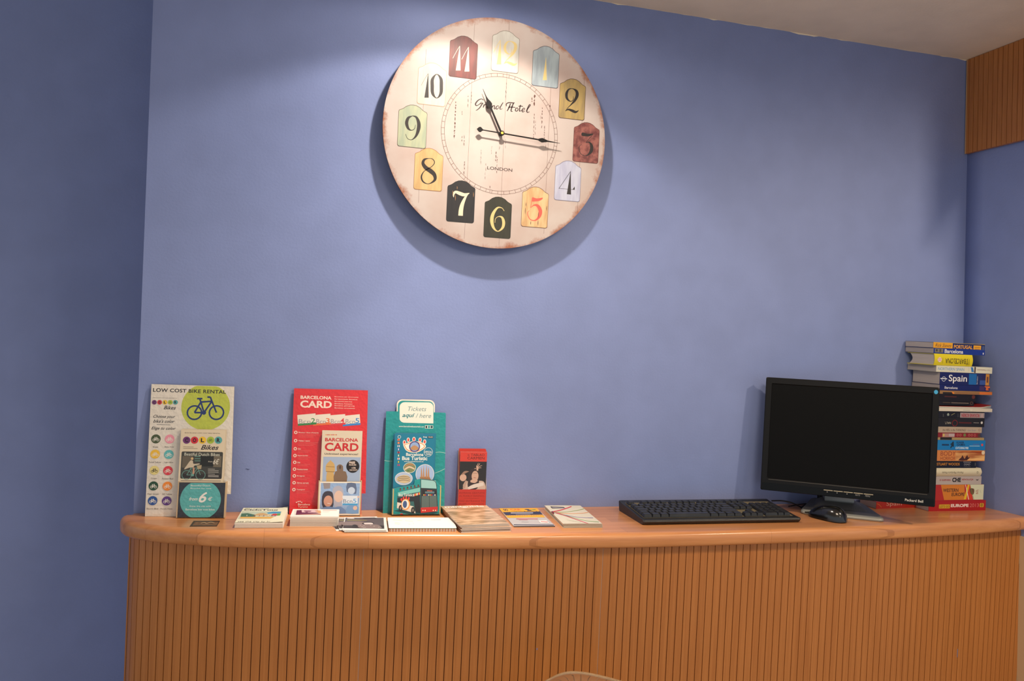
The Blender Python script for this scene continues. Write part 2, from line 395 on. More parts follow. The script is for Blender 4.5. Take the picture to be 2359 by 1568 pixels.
b.grid([[(p.x-.8, p.y+.12, z) for p in inner[16:-1]] for z in (.06, ztop)], mat((60, 40, 26), .9), smooth=False)
pl = offset(crv, nr, -.06); b.grid([[(p.x-.8, p.y+.12, z) for p in pl[18:-1]] for z in (0, .085)], mat((58, 40, 28), .7), smooth=False)
b.build('carcass', counter)

# ============================================================ WALL CLOCK
def clock_face_mat():
    m = bpy.data.materials.new('aged_cream_clock_face'); m.use_nodes = True; nt = m.node_tree; N = nt.nodes.new; L = nt.links.new
    bs = nt.nodes['Principled BSDF']; bs.inputs['Roughness'].default_value = .5
    tc = N('ShaderNodeTexCoord')
    ln = N('ShaderNodeVectorMath'); ln.operation = 'LENGTH'; L(tc.outputs['Object'], ln.inputs[0])
    n1 = N('ShaderNodeTexNoise'); n1.inputs['Scale'].default_value = 16; n1.inputs['Detail'].default_value = 9; n1.inputs['Roughness'].default_value = .72; L(tc.outputs['Object'], n1.inputs[0])
    mr = N('ShaderNodeMapRange'); mr.inputs['From Min'].default_value = .262; mr.inputs['From Max'].default_value = .298; mr.inputs['To Max'].default_value = .46; L(ln.outputs['Value'], mr.inputs[0])
    ad = N('ShaderNodeMath'); ad.operation = 'ADD'; L(mr.outputs[0], ad.inputs[0]); L(n1.outputs[0], ad.inputs[1])
    r = N('ShaderNodeValToRGB'); e = r.color_ramp.elements; e[0].position = .80; e[0].color = (0, 0, 0, 1); e[1].position = 1.0; e[1].color = (1, 1, 1, 1); L(ad.outputs[0], r.inputs[0])
    n2 = N('ShaderNodeTexNoise'); n2.inputs['Scale'].default_value = 9; n2.inputs['Detail'].default_value = 6; L(tc.outputs['Object'], n2.inputs[0])
    r2 = N('ShaderNodeValToRGB'); e = r2.color_ramp.elements; e[0].position = .3; e[0].color = (*lin((180, 160, 152)), 1); e[1].position = .62; e[1].color = (*lin((192, 180, 174)), 1); L(n2.outputs[0], r2.inputs[0])
    mx = N('ShaderNodeMix'); mx.data_type = 'RGBA'; L(r.outputs[0], mx.inputs[0]); L(r2.outputs[0], mx.inputs[6]); mx.inputs[7].default_value = (*lin((150, 92, 64)), 1)
    L(mx.outputs[2], bs.inputs['Base Color']); return m
cc = on_y(1147, 308, -.041); R = .2955
clock = thing('wall_clock', 'large round vintage clock with aged cream face and coloured number plates, on the blue wall', 'clock', Matrix.Translation(cc))
F = Matrix.Translation(cc); K1 = (860, 20, 2.5283); KA = (860, 20, 5.0567); KB = (1130, 20, 5.0567); KC = (860, 310, 5.0567); KD = (1130, 310, 5.0567)
b = MB(); circ = [(R*math.cos(2*PI*i/160), R*math.sin(2*PI*i/160)) for i in range(160)]
FACE = clock_face_mat(); b.slab(circ, 0, .006, FACE, mat((62, 36, 26), .6))
pr = Print(b, F, K1)
SEAM = (120, 96, 84)
for (a, c) in (((308, 235), (263, 1130)), ((590, 90), (530, 1340)), ((792, 75), (732, 1375)), ((1047, 190), (993, 1310)), ((1231, 365), (1188, 1190))):
    pr.line([a, c], 1.6, SEAM)
CRK = (92, 62, 54)
rc = random.Random(3)
for x, y0, y1, w in ((480, 540, 735, 6), (553, 505, 560, 3), (572, 480, 545, 3), (517, 595, 625, 3), (530, 735, 790, 4), (531, 890, 945, 4), (517, 740, 765, 3), (940, 500, 550, 9), (925, 515, 545, 5), (938, 610, 760, 3), (945, 650, 740, 2), (985, 575, 690, 4), (998, 680, 750, 3), (975, 620, 650, 2), (715, 830, 880, 4), (722, 860, 945, 3), (737, 760, 800, 2), (655, 900, 985, 2), (690, 800, 850, 2), (628, 820, 905, 2), (1005, 760, 800, 2), (775, 430, 520, 3), (1030, 560, 580, 7), (680, 1030, 1060, 3), (770, 760, 800, 2)):
    y = y0; pr.n = 8
    while y < y1:
        h = rc.uniform(6, 26); q = [(x+rc.uniform(-1, 1)*1.5-(y-y0)*.045, y+h*k/3, w*1.35*rc.uniform(.4, 1.) if 0 < k < 3 else .4) for k in range(4)]
        pr.stroke(q, CRK, 2); pr.n = 8; y += h+rc.uniform(0, 8)
pr.n = 12
# minute track
cu, cv = pr.uv(740.5, 730); RI, RO = .1475, .1555
TRK = (96, 62, 48)
yy = pr.lay(); tm = pr.mt(TRK)
for rad in (RO, RI):
    for i in range(120):
        t, u = 2*PI*i/120, 2*PI*(i+1)/120; k = rad-.0009
        b.poly([(cu+rad*math.cos(t), cv+rad*math.sin(t)), (cu+rad*math.cos(u), cv+rad*math.sin(u)), (cu+k*math.cos(u), cv+k*math.sin(u)), (cu+k*math.cos(t), cv+k*math.sin(t))], yy, tm)
for i in range(60):
    t = 2*PI*(i+.0)/60; c, s_ = math.cos(t), math.sin(t); w = .00045
    b.poly([(cu+RI*c-w*s_, cv+RI*s_+w*c), (cu+RI*c+w*s_, cv+RI*s_-w*c), (cu+RO*c+w*s_, cv+RO*s_-w*c), (cu+RO*c-w*s_, cv+RO*s_+w*c)], yy, tm)
pr.n = 14; pr.text('LONDON', 664, 917, 809, 950, (56, 40, 38), .012)
pr.crop = KA; SC = (50, 34, 34)
T = 1365.7
for st in ([(1284, 1066, 7), (1262, 1051, 6), (1222, 1066, 9), (1190, 1108, 11), (1204, 1130, 7), (1240, 1108, 5), (1262, 1084, 4)], [(1236, 1112, 4), (1276, 1098, 6), (1262, 1118, 9), (1240, 1152, 8), (1210, 1178, 6), (1194, 1184, 4)],
           [(1292, 1112, 6), (1284, 1140, 8), (1278, 1152, 5)], [(1284, 1136, 4), (1302, 1116, 6), (1316, 1118, 5)],
           [(1362, 1126, 5), (1338, 1124, 6), (1324, 1148, 7), (1338, 1160, 5), (1362, 1130, 4), (1356, 1158, 7), (1374, 1158, 4)],
           [(1392, 1126, 6), (1384, 1148, 8), (1378, 1166, 6)], [(1384, 1146, 4), (1408, 1126, 6), (1412, 1146, 8), (1408, 1168, 6), (1424, 1162, 4)],
           [(1466, 1136, 5), (1444, 1132, 6), (1428, 1156, 8), (1442, 1170, 6), (1470, 1142, 4)], [(1512, 1092, 6), (1486, 1134, 8), (1474, 1166, 7), (1492, 1170, 4), (1504, 1160, 3)],
           [(T+186, 1136, 6), (T+184, 1110, 8), (T+214, 1094, 8), (T+268, 1098, 8)], [(T+232, 1104, 8), (T+216, 1150, 10), (T+192, 1192, 6)], [(T+278, 1092, 7), (T+262, 1112, 9), (T+244, 1160, 10), (T+240, 1194, 8), (T+258, 1194, 4)], [(T+204, 1148, 5), (T+240, 1146, 8), (T+290, 1150, 5)],
           [(T+318, 1156, 5), (T+298, 1158, 7), (T+288, 1184, 8), (T+304, 1194, 6), (T+320, 1176, 7), (T+316, 1156, 5)], [(T+350, 1120, 7), (T+338, 1168, 9), (T+338, 1194, 7), (T+360, 1184, 4)], [(T+324, 1136, 5), (T+350, 1134, 7), (T+378, 1138, 5)],
           [(T+372, 1184, 5), (T+392, 1176, 5), (T+396, 1162, 6), (T+380, 1160, 6), (T+366, 1184, 8), (T+374, 1202, 7), (T+400, 1192, 4)], [(T+414, 1196, 4), (T+440, 1158, 6), (T+464, 1124, 6), (T+450, 1122, 8), (T+424, 1180, 9), (T+428, 1208, 7), (T+454, 1200, 4)]):
    pr.n = 16; pr.stroke([(x_, y_, w_*1.45) for x_, y_, w_ in st], SC, 4)
b.build('clock_face', clock, Matrix.Identity(4))
pw, ph = .0363, .0535
def plate_outline(g=0.):
    w = pw-g; o = []
    o += [(x, z) for x, z in rrect(-w, w, -ph+g, .030, .0055)[:5]]        # bottom right
    o = [(w-.0055+.0055*math.cos(t), -ph+g+.0055+.0055*math.sin(t)) for t in [-PI/2+PI/2*i/4 for i in range(5)]]
    right = [(w, .034-g), (w-.0015, .0375-g), (w-.006, .0395-g), (w-.011, .0420-g), (w-.019, .0485-g), (w-.028, .0525-g)]
    o += right+[(0, ph-g)]+[(-x, z) for x, z in right[::-1]]+[(-x, z) for x, z in o[:5][::-1]]
    return o
DK = (34, 28, 28)
plates = [('11', (525, 281), (112, 40, 36), (84, 28, 26), 'dark red plate with cream number 11'), ('12', (770, 249), (198, 198, 190), (186, 184, 176), 'pale grey plate with yellow number 12'), ('1', (1004, 337), (158, 172, 178), (140, 152, 160), 'grey blue plate with yellow number 1'),
    ('2', (1159, 526), (172, 148, 92), (150, 130, 88), 'mustard plate with black number 2'), ('3', (1240, 779), (150, 92, 84), (104, 52, 52), 'mottled maroon plate with black number 3'), ('4', (1133, 1002), (186, 190, 208), (170, 172, 196), 'pale lilac plate with black number 4'),
    ('5', (942, 1155), (210, 182, 136), (192, 154, 108), 'tan plate with red number 5'), ('6', (725, 1215), (44, 44, 30), (34, 36, 26), 'dark green plate with yellow number 6'), ('7', (510, 1122), (32, 32, 36), (24, 26, 32), 'black plate with white number 7'),
    ('8', (322, 935), (204, 174, 122), (190, 156, 104), 'golden yellow plate with black number 8'), ('9', (228, 684), (172, 178, 148), (152, 164, 142), 'sage green plate with black number 9'), ('10', (342, 439), (206, 196, 182), (196, 184, 170), 'cream plate with black number 10')]
fp = Print(MB(), F, K1)
for num, (px, py), c1, c2, lab in plates:
    u, v = fp.uv(px, py); b = MB(); o = plate_outline()
    edge_c = {'12': (120, 112, 100), '10': (176, 150, 124), '8': (150, 104, 60), '9': (84, 74, 64), '4': (112, 108, 128), '1': (74, 72, 80), '2': (78, 54, 44), '5': (96, 62, 50)}.get(num, tuple(int(q*.6) for q in c1))
    b.slab([(x, z) for x, z in o], -.0004, .0, mat(edge_c))
    sx = (pw-.0009)/pw; b.poly([(x*sx, z*sx) for x, z in o], -.00046, noisy('clock_plate_'+num, c2, c1, (60, 60, 60) if num in '3' else (70, 70, 14), 6, .5, .4, .6))
    q = Print(b, Matrix.Translation(cc+Vector((u, 0, v))), K1, -.0005)
    cream, yel, red = (236, 214, 184), (212, 190, 128), (226, 88, 76)
    def one(ax, ay, bl, br, by, fx, fy, c, lw): q.poly([(ax-1, ay), (ax+1, ay), (br, by), (bl, by)], c); q.stroke([(ax, ay, lw), (ax+(fx-ax)*.5, ay+(fy-ay)*.45, lw*.7), (fx, fy, lw*.8)], c, 2)
    if num == '11':
        q.crop = KA; one(1008, 436, 960, 1016, 720, 926, 578, cream, 6); one(1110, 448, 1062, 1118, 732, 1030, 590, cream, 6)
    if num == '10':
        q.crop = KA; one(640, 755, 594, 645, 1037, 557, 895, DK, 4); q.stroke([(738, 764, 8), (690, 820, 34), (686, 900, 40), (692, 990, 34), (738, 1042, 8), (785, 990, 34), (792, 900, 40), (786, 815, 34)], DK, 5, closed=True)
    if num == '12':
        q.crop = KB; one(116, 368, 70, 125, 650, 36, 510, yel, 8)
    if num == '1':
        q.crop = KB; q.poly([(645, 566), (647, 566), (655, 832), (608, 832)], yel)
    if num in ('12', '2'):
        q.crop = KB; dx, dy, c = (0, 0, DK) if num == '2' else (-717, -550, yel)
        q.stroke([(x+dx, y+dy, w) for x, y, w in ((964, 1022, 4), (962, 1062, 8), (930, 1080, 10), (890, 1045, 26), (886, 985, 30), (912, 940, 16), (955, 932, 8), (1000, 960, 30), (1008, 1010, 36), (980, 1070, 28), (935, 1120, 12), (895, 1160, 6), (872, 1194, 4))], c)
        q.stroke([(x+dx, y+dy, w) for x, y, w in ((870, 1192, 5), (905, 1174, 18), (950, 1188, 30), (990, 1204, 26), (1026, 1186, 5))], c)
    if num == '3':
        q.crop = KB; q.poly([(1068, 1442), (1130, 1456), (1198, 1456), (1150, 1486), (1100, 1486), (1060, 1476)], DK, 3); q.line([(1198, 1456), (1110, 1560)], 5, DK)
        q.crop = KD; q.stroke([(1112, 94, 6), (1150, 90, 14), (1176, 130, 34), (1172, 190, 38), (1140, 232, 18), (1100, 246, 7), (1054, 226, 6), (1032, 180, 6), (1034, 138, 5), (1060, 114, 4)], DK)
    if num == '4':
        q.crop = KD; q.poly([(932, 424), (934, 424), (937, 698), (888, 694)], DK); q.line([(931, 430), (796, 628)], 5, DK); q.line([(794, 627), (978, 640)], 4, DK); q.poly([(953, 641), (980, 604), (980, 643)], DK)
    if num == '5':
        q.crop = KD; q.poly([(486, 730), (530, 742), (572, 740), (608, 734), (598, 756), (560, 774), (520, 778), (484, 776)], red, 3); q.line([(488, 734), (466, 850)], 6, red)
        q.stroke([(468, 852, 4), (505, 822, 14), (550, 830, 34), (580, 890, 42), (566, 955, 34), (520, 998, 14), (466, 990, 9), (436, 945, 8), (434, 905, 7), (452, 884, 4)], red)
        for x, y, h in ((415, 790, 50), (407, 850, 80), (560, 900, 70), (655, 830, 60), (470, 1010, 40), (555, 1000, 60)): q.stroke([(x, y, 2), (x-3, y+h/2, 7), (x-2, y+h, 1)], (88, 50, 44), 2)
    if num == '6':
        q.crop = K1; q.stroke([(762, 1178, 3), (748, 1160, 4), (722, 1160, 10), (697, 1195, 18), (690, 1235, 20), (700, 1275, 14), (725, 1296, 5), (752, 1276, 14), (759, 1245, 17), (750, 1216, 12), (730, 1210, 4), (712, 1222, 3), (708, 1246, 3)], yel)
    if num == '7':
        q.crop = KC; q.stroke([(935, 728, 6), (936, 690, 22), (960, 668, 30), (1010, 686, 40), (1060, 700, 36), (1118, 682, 8)], cream); q.stroke([(1112, 684, 6), (1078, 720, 22), (1040, 800, 40), (1022, 870, 50), (1016, 944, 54)], cream)
        for x, y, h in ((925, 650, 60), (975, 600, 40), (1165, 670, 60), (955, 700, 70)): q.stroke([(x, y, 2), (x+2, y+h/2, 8), (x, y+h, 1)], (150, 110, 72), 2)
    if num == '8':
        q.crop = KC; q.stroke([(642, 278, 7), (594, 292, 26), (578, 335, 36), (610, 385, 46), (668, 425, 52), (712, 470, 44), (714, 530, 30), (645, 573, 8), (582, 550, 16), (560, 490, 18), (594, 425, 8), (680, 372, 8), (712, 325, 10), (690, 285, 9)], DK, 5, closed=True)
    if num == '9':
        q.crop = KA; q.stroke([(455, 1250, 6), (408, 1272, 30), (388, 1330, 38), (405, 1392, 28), (440, 1416, 10), (478, 1400, 7), (492, 1352, 4)], DK); q.stroke([(452, 1248, 6), (500, 1264, 24), (528, 1330, 40), (526, 1400, 42), (498, 1480, 26), (448, 1526, 8), (398, 1512, 6), (376, 1460, 5)], DK)
    b.build('number_plate', clock, Matrix.Translation((u, 0, v)), label=lab)
BM = mat((14, 12, 12), .55, spec=.3)
hub = on_y(860+750/2.5283, 20+724/2.5283, -.058)-cc
def hand(name, tip_px, dep, segs, lab=None):
    tip = on_y(860+tip_px[0]/2.5283, 20+tip_px[1]/2.5283, cc.y+dep)-cc; h0 = Vector((hub.x, dep, hub.z)); d = (tip-h0); L_ = d.length; d.normalize(); n = Vector((d.z, 0, -d.x))
    b = MB(); l = [h0+d*L_*t+n*w/2 for t, w in segs]; r = [h0+d*L_*t-n*w/2 for t, w in segs[::-1]]
    b.slab([(p.x, p.z) for p in l+r], dep-.0006, dep+.0006, BM)
    return b.build(name, clock)
hand('hour_hand', (638, 467), -.0115, [(0, .0052), (.56, .0046), (.60, .009), (.645, .0150), (.70, .0125), (.76, .006), (.83, .0022), (1, .0006)])
hand('minute_hand', (1087, 784), -.0145, [(-.418, .0005), (-.395, .009), (-.372, .0135), (-.35, .0125), (-.325, .005), (-.31, .0026), (0, .0034), (.62, .0036), (.65, .008), (.69, .0118), (.73, .0085), (.79, .0035), (1, .0006)])
b = MB(); hz = Vector((hub.x, 0, hub.z)); b.tube([hz+Vector((0, -.0155, 0)), hz+Vector((0, -.0165, 0))], .0066, BM, 20); b.tube([hz+Vector((0, .0, 0)), hz+Vector((0, -.0155, 0))], .0040, BM, 14)
b.tube([hz+Vector((0, -.0165, 0)), hz+Vector((0, -.019, 0))], .0034, mat((196, 150, 70), .25, 1.), 14); b.build('hand_hub', clock)
b = MB(); b.box(-.04, .04, .006, .0405, -.04, .04, BLACK, .004); b.build('clock_movement', clock)

# ============================================================ things on the counter
class QPrint(Print):
    """artwork read from a quad on the survey sheet (tl, tr, br, bl), printed on a w x d face"""
    def __init__(s, mb, quad, w, d, crop, y=0., x0=0., z0=0.):
        s.mb = mb; s.q = quad; s.w = w; s.d = d; s.y = y; s.n = 0; s.x0 = x0; s.z0 = z0; s.rough = .5; s.crop = crop
    def uv(s, x, y):
        tl, tr, br, bl = s.q; u = v = .5
        for _ in range(6):
            yt = tl[1]+(tr[1]-tl[1])*u; yb = bl[1]+(br[1]-bl[1])*u; v = (y-yt)/(yb-yt)
            xl = tl[0]+(bl[0]-tl[0])*v; xr = tr[0]+(br[0]-tr[0])*v; u = (x-xl)/(xr-xl)
        return (s.x0+min(1, max(0, u))*s.w, s.z0+(1-min(1, max(0, v)))*s.d)
def clipper(pr, x0, x1, z0, z1):
    f = pr.uv
    pr.uv = lambda x, y: (lambda q: (min(x1, max(x0, q[0])), min(z1, max(z0, q[1]))))(f(x, y))
    r = pr.raw
    pr.raw = lambda pts, c, y=None: r([(min(x1, max(x0, p[0])), min(z1, max(z0, p[1]))) for p in pts], c, y)
def T(x, y, z): return Matrix.Translation((x, y, z))
C2, C3, C4, C6, C7 = (270, 860, 3.92), (640, 880, 4.1262), (1000, 1000, 5.6167), (2020, 770, 7.372), (2020, 970, 7.128)
K6, K7 = (530, 1150, 7.6097), (760, 1160, 7.8633)
WHITE, NAVY = (236, 232, 224), (28, 50, 108)
GLOSS = dict(rough=.30, coat=.5, bump=.22, bscale=90)

# ---------------- bike rental display
F = frame((-.3265, -.034, ZT), -4.5, 5.0)
t = thing('brochure_display', 'white display board with green bicycle disc, headed LOW COST BIKE RENTAL', 'brochure display', F)
g_cream = mat((226, 218, 204), **GLOSS)
b = MB(); pr = Print(b, F, C2); Z = lambda pts, p: [(lambda q: (q[0], max(0, q[1])))(p.uv(*a)) for a in pts]
out = Z([(310, 95), (1057, 118), (1025, 1088), (972, 1086), (968, 1306), (250, 1290)], pr); b.slab(out, 0, .003, g_cream, CARD)
ztop = min(out[0][1], out[1][1]); pr.coat = .3
pr.ring(796, 300, 238, 3, (150, 140, 120), 60) if False else None
cl = Print(b, F, C2); clipper(cl, 0, .2, 0, ztop-.001); cl.n = 2
cl.disc(800, 302, 219, mat((186, 196, 62), **GLOSS), n=48)
pr.n = 6; pr.text('LOW COST BIKE RENTAL', 325, 131, 982, 184, (34, 32, 40), .022, space=1.05)
pr.bike(797, 312, 342, NAVY, 15)
def color_row(p, xs, y, r, let=True):
    for x, c, l in zip(xs, ((112, 50, 112), (212, 50, 58), (240, 196, 50), (170, 192, 62), (84, 168, 166)), 'COL R'):
        p.disc(x, y, r*1.12, (214, 204, 188)); p.disc(x, y, r, c)
        if l == ' ': p.bike(x, y, r*1.45, (50, 70, 30))
        else: p.text(l, x-r*.42, y-r*.55, x+r*.42, y+r*.55, (44, 32, 48), .05)
color_row(pr, (335, 383, 431, 479, 526), 260, 22)
pr.text('BARCELONA LOW COST BIKE RENTAL', 325, 215, 540, 226, (70, 60, 60))
pr.text('Bikes', 422, 290, 530, 326, (40, 36, 44), .01, .35)
pr.text('Choose your', 328, 372, 523, 411, (40, 36, 44), .006, .35); pr.text("bike's color", 328, 412, 518, 447, (40, 36, 44), .006, .35)
pr.line([(357, 460), (482, 463)], 2.5, (40, 36, 44)); pr.text('Elige tu color', 310, 479, 527, 517, (40, 36, 44), .006, .35)
for (x, y), c, cap, cx0, cx1 in zip(((350, 590), (474, 591), (343, 727), (467, 730), (336, 873), (459, 876), (328, 1014), (454, 1016), (321, 1147), (448, 1149)),
        ((66, 80, 44), (236, 150, 168), (240, 190, 48), (92, 184, 186), (230, 214, 136), (218, 50, 66), (22, 70, 42), (240, 140, 44), (28, 76, 150), (92, 50, 132)),
        ('Khaki', 'Baby Pink', 'Pastel Yellow', 'Light Blue', 'Cream', 'Passion Red', 'Pearl Green', 'NY Yellow', 'Electric Blue', 'Purple Haze'), (325, 430, 287, 425, 305, 408, 275, 410, 268, 393), (368, 512, 396, 506, 358, 505, 376, 494, 370, 497)):
    pr.disc(x, y, 43, c); pr.bike(x, y+2, 62, (60, 50, 36) if cap == 'Cream' else (230, 226, 214), 4); pr.text(cap, cx0, y+66, cx1, y+80, (96, 88, 84))
b.build('backboard', t)
Fp = F @ T(0, -.017, 0)
b = MB(); pr = Print(b, Fp, C2)
q = Z([(547, 984), (972, 984), (968, 1304), (534, 1304)], pr); x0, x1, zt = q[3][0], q[2][0], (q[0][1]+q[1][1])/2
b.slab([(x0, 0), (x1, 0), (x1, zt), (x0, zt)], 0, .0012, mat((34, 34, 42), **GLOSS), CARD)
for x, s_ in ((x0, 1), (x1-.0012, 1)): b.box(x-.0006, x+.0018, -.0006, .0165, 0, zt+.002, CARD)
b.box(x0, x1, 0, .0165, 0, .0015, CARD)
clipper(pr, x0+.002, x1-.002, .001, zt-.0012); pr.rough = .3; pr.coat = .4
pr.disc(752, 1140, 184, mat((84, 172, 170), **GLOSS), n=48)
pr.text('Beautiful Dutch', 665, 1003, 840, 1019, WHITE); pr.text('Bicycles for rent', 662, 1031, 850, 1046, WHITE); pr.text('from', 650, 1116, 726, 1147, WHITE, .01, .35); pr.text('6', 740, 1068, 808, 1165, WHITE, .02, .3); pr.text('€', 820, 1114, 858, 1149, WHITE, .01, .2)
pr.text('Enjoy the city with', 655, 1190, 845, 1208, WHITE); pr.text('Barcelona low cost bikes', 618, 1218, 880, 1236, WHITE)
b.build('pocket', t, T(0, -.017, 0), label='black pocket with teal disc reading from 6 euro')
ORD = ('second', 'third', 'fourth', 'fifth', 'sixth', 'seventh', 'eighth')
def bikes_leaflet():
    Fl = F @ T(0, -.0125, 0); b = MB(); pr = Print(b, Fl, C2)
    q = [pr.uv(*a) for a in ((572, 503), (972, 511), (960, 985), (555, 985))]; x0, x1 = (q[0][0]+q[3][0])/2, (q[1][0]+q[2][0])/2; zt = q[0][1]
    b.slab([(x0, .003), (x1, .003), (x1, zt), (x0, zt)], 0, .0010, mat((224, 208, 178), .4, coat=.2), PAPER2)
    pr.text('BARCELONA LOW COST BIKE RENTAL', 612, 531, 930, 545, (60, 44, 40), .01)
    color_row(pr, (627, 698, 770, 843, 914), 602, 34)
    pr.text('Bikes', 757, 644, 916, 690, (44, 40, 46), .015, .35)
    for y in (661, 675): pr.line([(597, y), (690+(y-661)*2.6, y+2)], 3, (120, 100, 84))
    pr.rect(583, 703, 943, 952, (66, 66, 62), .003); pr.rect(590, 745, 680, 850, (104, 96, 82)); pr.rect(868, 745, 938, 845, (112, 104, 88)); pr.rect(755, 742, 868, 840, (34, 36, 36)); pr.rect(586, 905, 940, 946, (48, 46, 46))
    pr.text('Beatiful Dutch Bikes', 608, 713, 925, 746, (214, 214, 196), .006)
    for y in (748, 768, 788): pr.line([(700, y), (752, y)], 8, (96, 140, 128))
    pr.bike(690, 890, 214, (110, 160, 150), 5)
    pr.poly([(662, 785), (684, 790), (690, 815), (740, 812), (742, 820), (700, 830), (688, 846), (650, 850), (605, 865), (628, 830)], (206, 192, 168), 3); pr.disc(677, 768, 12, (212, 180, 130)); pr.poly([(684, 846), (700, 850), (696, 905), (680, 908)], (196, 150, 124)); pr.poly([(718, 830), (764, 826), (758, 862), (726, 862)], (176, 160, 128))
    pr.text('from', 822, 788, 860, 801, (226, 220, 205), 0, .3); pr.text('6€', 868, 771, 920, 820, (226, 220, 205), .01, .3)
    for y in (862, 876, 890, 906, 920, 930): pr.line([(820, y), (882 if y in (862, 906) else 916, y+2)], 4, (196, 192, 184))
    pr.line([(575, 966), (935, 969)], 4, (110, 90, 76))
    o = b.build('leaflet', None, Fl); return o, Fl
L0, Fl = bikes_leaflet()
tag(L0, 'front COLOR Bikes leaflet with cyclist picture, in the black and teal pocket', 'leaflet', 'bike leaflets in the display pocket')
def plain_leaflet(src, dx, dy, label, group, Fb):
    me = src.data; xs = [v.co.x for v in me.vertices]; zs = [v.co.z for v in me.vertices]
    b = MB(); b.box(min(xs), max(xs), 0, .0008, min(zs), max(zs), PAPER2, mats=[PAPER2, PAPER2, src.data.materials[0], PAPER2, PAPER2, PAPER2])
    return tag(b.build('leaflet', None, Fb @ T(dx, dy, dx*.6)), label, 'leaflet', group)
for i in range(4): plain_leaflet(L0, .0006*(i-1), .0018+.0020*i, ORD[i]+' bike rental leaflet from the front, in the black and teal pocket', 'bike leaflets in the display pocket', Fl)

# ---------------- red card display
F = frame((.0045, -.036, ZT), -4.0, 5.2)
t = thing('brochure_display', 'red cardboard display board with BARCELONA CARD heading and four small cards, on the counter', 'brochure display', F)
RED = mat((214, 40, 44), **GLOSS)
b = MB(); pr = Print(b, F, C3); pr.coat = .3
b.slab(Z([(155, 58), (857, 78), (834, 1057), (797, 1057), (792, 1262), (107, 1254)], pr), 0, .003, RED, mat((150, 30, 34), .6))
W_ = (238, 216, 200)
pr.text('BARCELONA', 217, 126, 510, 166, W_, .03); pr.text('CARD', 215, 172, 512, 248, W_, .032)
for s_, y, x in (('Barcelona, per descomptat', 133, 766), ('Por descontado, Barcelona', 155, 756), ("Barcelona's best buy", 176, 706), ("Barcelona, l'occasion", 197, 708), ('Barcelona, ganz günstig', 217, 729), ("Barcelona, un'occasione", 238, 732)): pr.text(s_, 540, y, x, y+17, W_, .006)
for q, c, n, tx in ((((640, 318), (778, 304), (786, 405), (616, 419)), (50, 130, 200), '5', 645), (((500, 314), (640, 303), (643, 402), (485, 414)), (214, 60, 66), '4', 505), (((362, 310), (500, 299), (505, 402), (335, 413)), (226, 110, 60), '3', 366), (((185, 312), (358, 296), (368, 400), (192, 414)), (50, 128, 70), '2', 200)):
    pr.poly(q, (228, 220, 204)); (a, b_, c_, d) = q; k = .82
    pr.poly([(a[0]+(d[0]-a[0])*k, a[1]+(d[1]-a[1])*k), (b_[0]+(c_[0]-b_[0])*k, b_[1]+(c_[1]-b_[1])*k), c_, d], c)
    pr.text('Bcn', tx, 351, tx+88 if n != '2' else 310, 394, (150, 140, 150)); e = {'2': 318, '3': 457, '4': 596, '5': 738}[n]; pr.text(n, e, 341, e+35, 389, c, .01)
for (x, y), s_, x2 in zip(((171, 477), (169, 555), (166, 632), (163, 697), (161, 761), (159, 826), (157, 890), (155, 955), (153, 1020)), ("Museus i llocs d'interès", 'Visites i tours', 'Oci', 'Espectacles', 'Nit', 'Restaurants', 'Botigues', 'Altres serveis', 'Transport'), (388, 305, 217, 286, 213, 285, 255, 293, 257)):
    pr.disc(x, y, 16, W_, n=16); pr.disc(x, y, 9, (200, 60, 60), n=10); pr.text(s_, x+26, y-6, x2, y+9, W_, .01)
    for k in range(3 if y < 620 else 2): pr.line([(x+26, y+19+k*13), (x+26+(190 if y < 620 else 120)-k*24, y+20+k*13)], 1.6, (236, 130, 120))
for x, y in ((178, 1141), (194, 1134), (211, 1133), (227, 1141)): pr.disc(x, y, 6, W_, n=8)
pr.text('Barcelona', 193, 1151, 306, 1170, W_, .01); pr.text('Turisme', 193, 1176, 284, 1192, W_)
b.build('backboard', t)
b = MB(); Fp = F @ T(0, -.017, 0); pr = Print(b, Fp, C3); q = Z([(395, 944), (797, 944), (797, 1270), (385, 1270)], pr); x0, x1, zt = q[0][0]-.001, q[1][0], q[0][1]
b.slab([(x0, 0), (x1, 0), (x1, zt), (x0, zt)], 0, .0012, mat((232, 224, 208), .3, coat=.4), CARD)
for x in (x0, x1-.0012): b.box(x-.0006, x+.0018, -.0006, .0165, 0, zt+.002, CARD)
b.box(x0, x1, 0, .0165, 0, .0015, CARD)
clipper(pr, x0+.004, x1-.004, .004, zt-.002); pr.coat = .3
pr.rect(410, 957, 784, 1248, mat((148, 176, 214), **GLOSS)); pr.poly([(430, 957), (500, 957), (495, 1010), (440, 1015)], (150, 140, 140)); pr.poly([(660, 957), (740, 960), (745, 1060), (700, 1050), (655, 1040)], (96, 110, 140), 2); pr.disc(700, 1030, 34, (200, 214, 232), n=16)
pr.poly([(520, 1030), (560, 985), (610, 1000), (625, 1080), (600, 1200), (540, 1180)], (176, 176, 190), 3); pr.disc(578, 1085, 42, (222, 190, 172), ry=56); pr.poly([(420, 1090), (450, 1040), (510, 1040), (528, 1090), (520, 1190), (430, 1190)], (58, 54, 66), 3); pr.disc(478, 1130, 42, (206, 152, 128), ry=54)
pr.poly([(412, 1200), (480, 1180), (540, 1190), (600, 1180), (650, 1248), (412, 1248)], (110, 140, 186), 2); pr.poly([(650, 1248), (660, 1180), (720, 1160), (782, 1190), (782, 1248)], (120, 160, 206), 2); pr.disc(735, 1195, 20, (226, 190, 172))
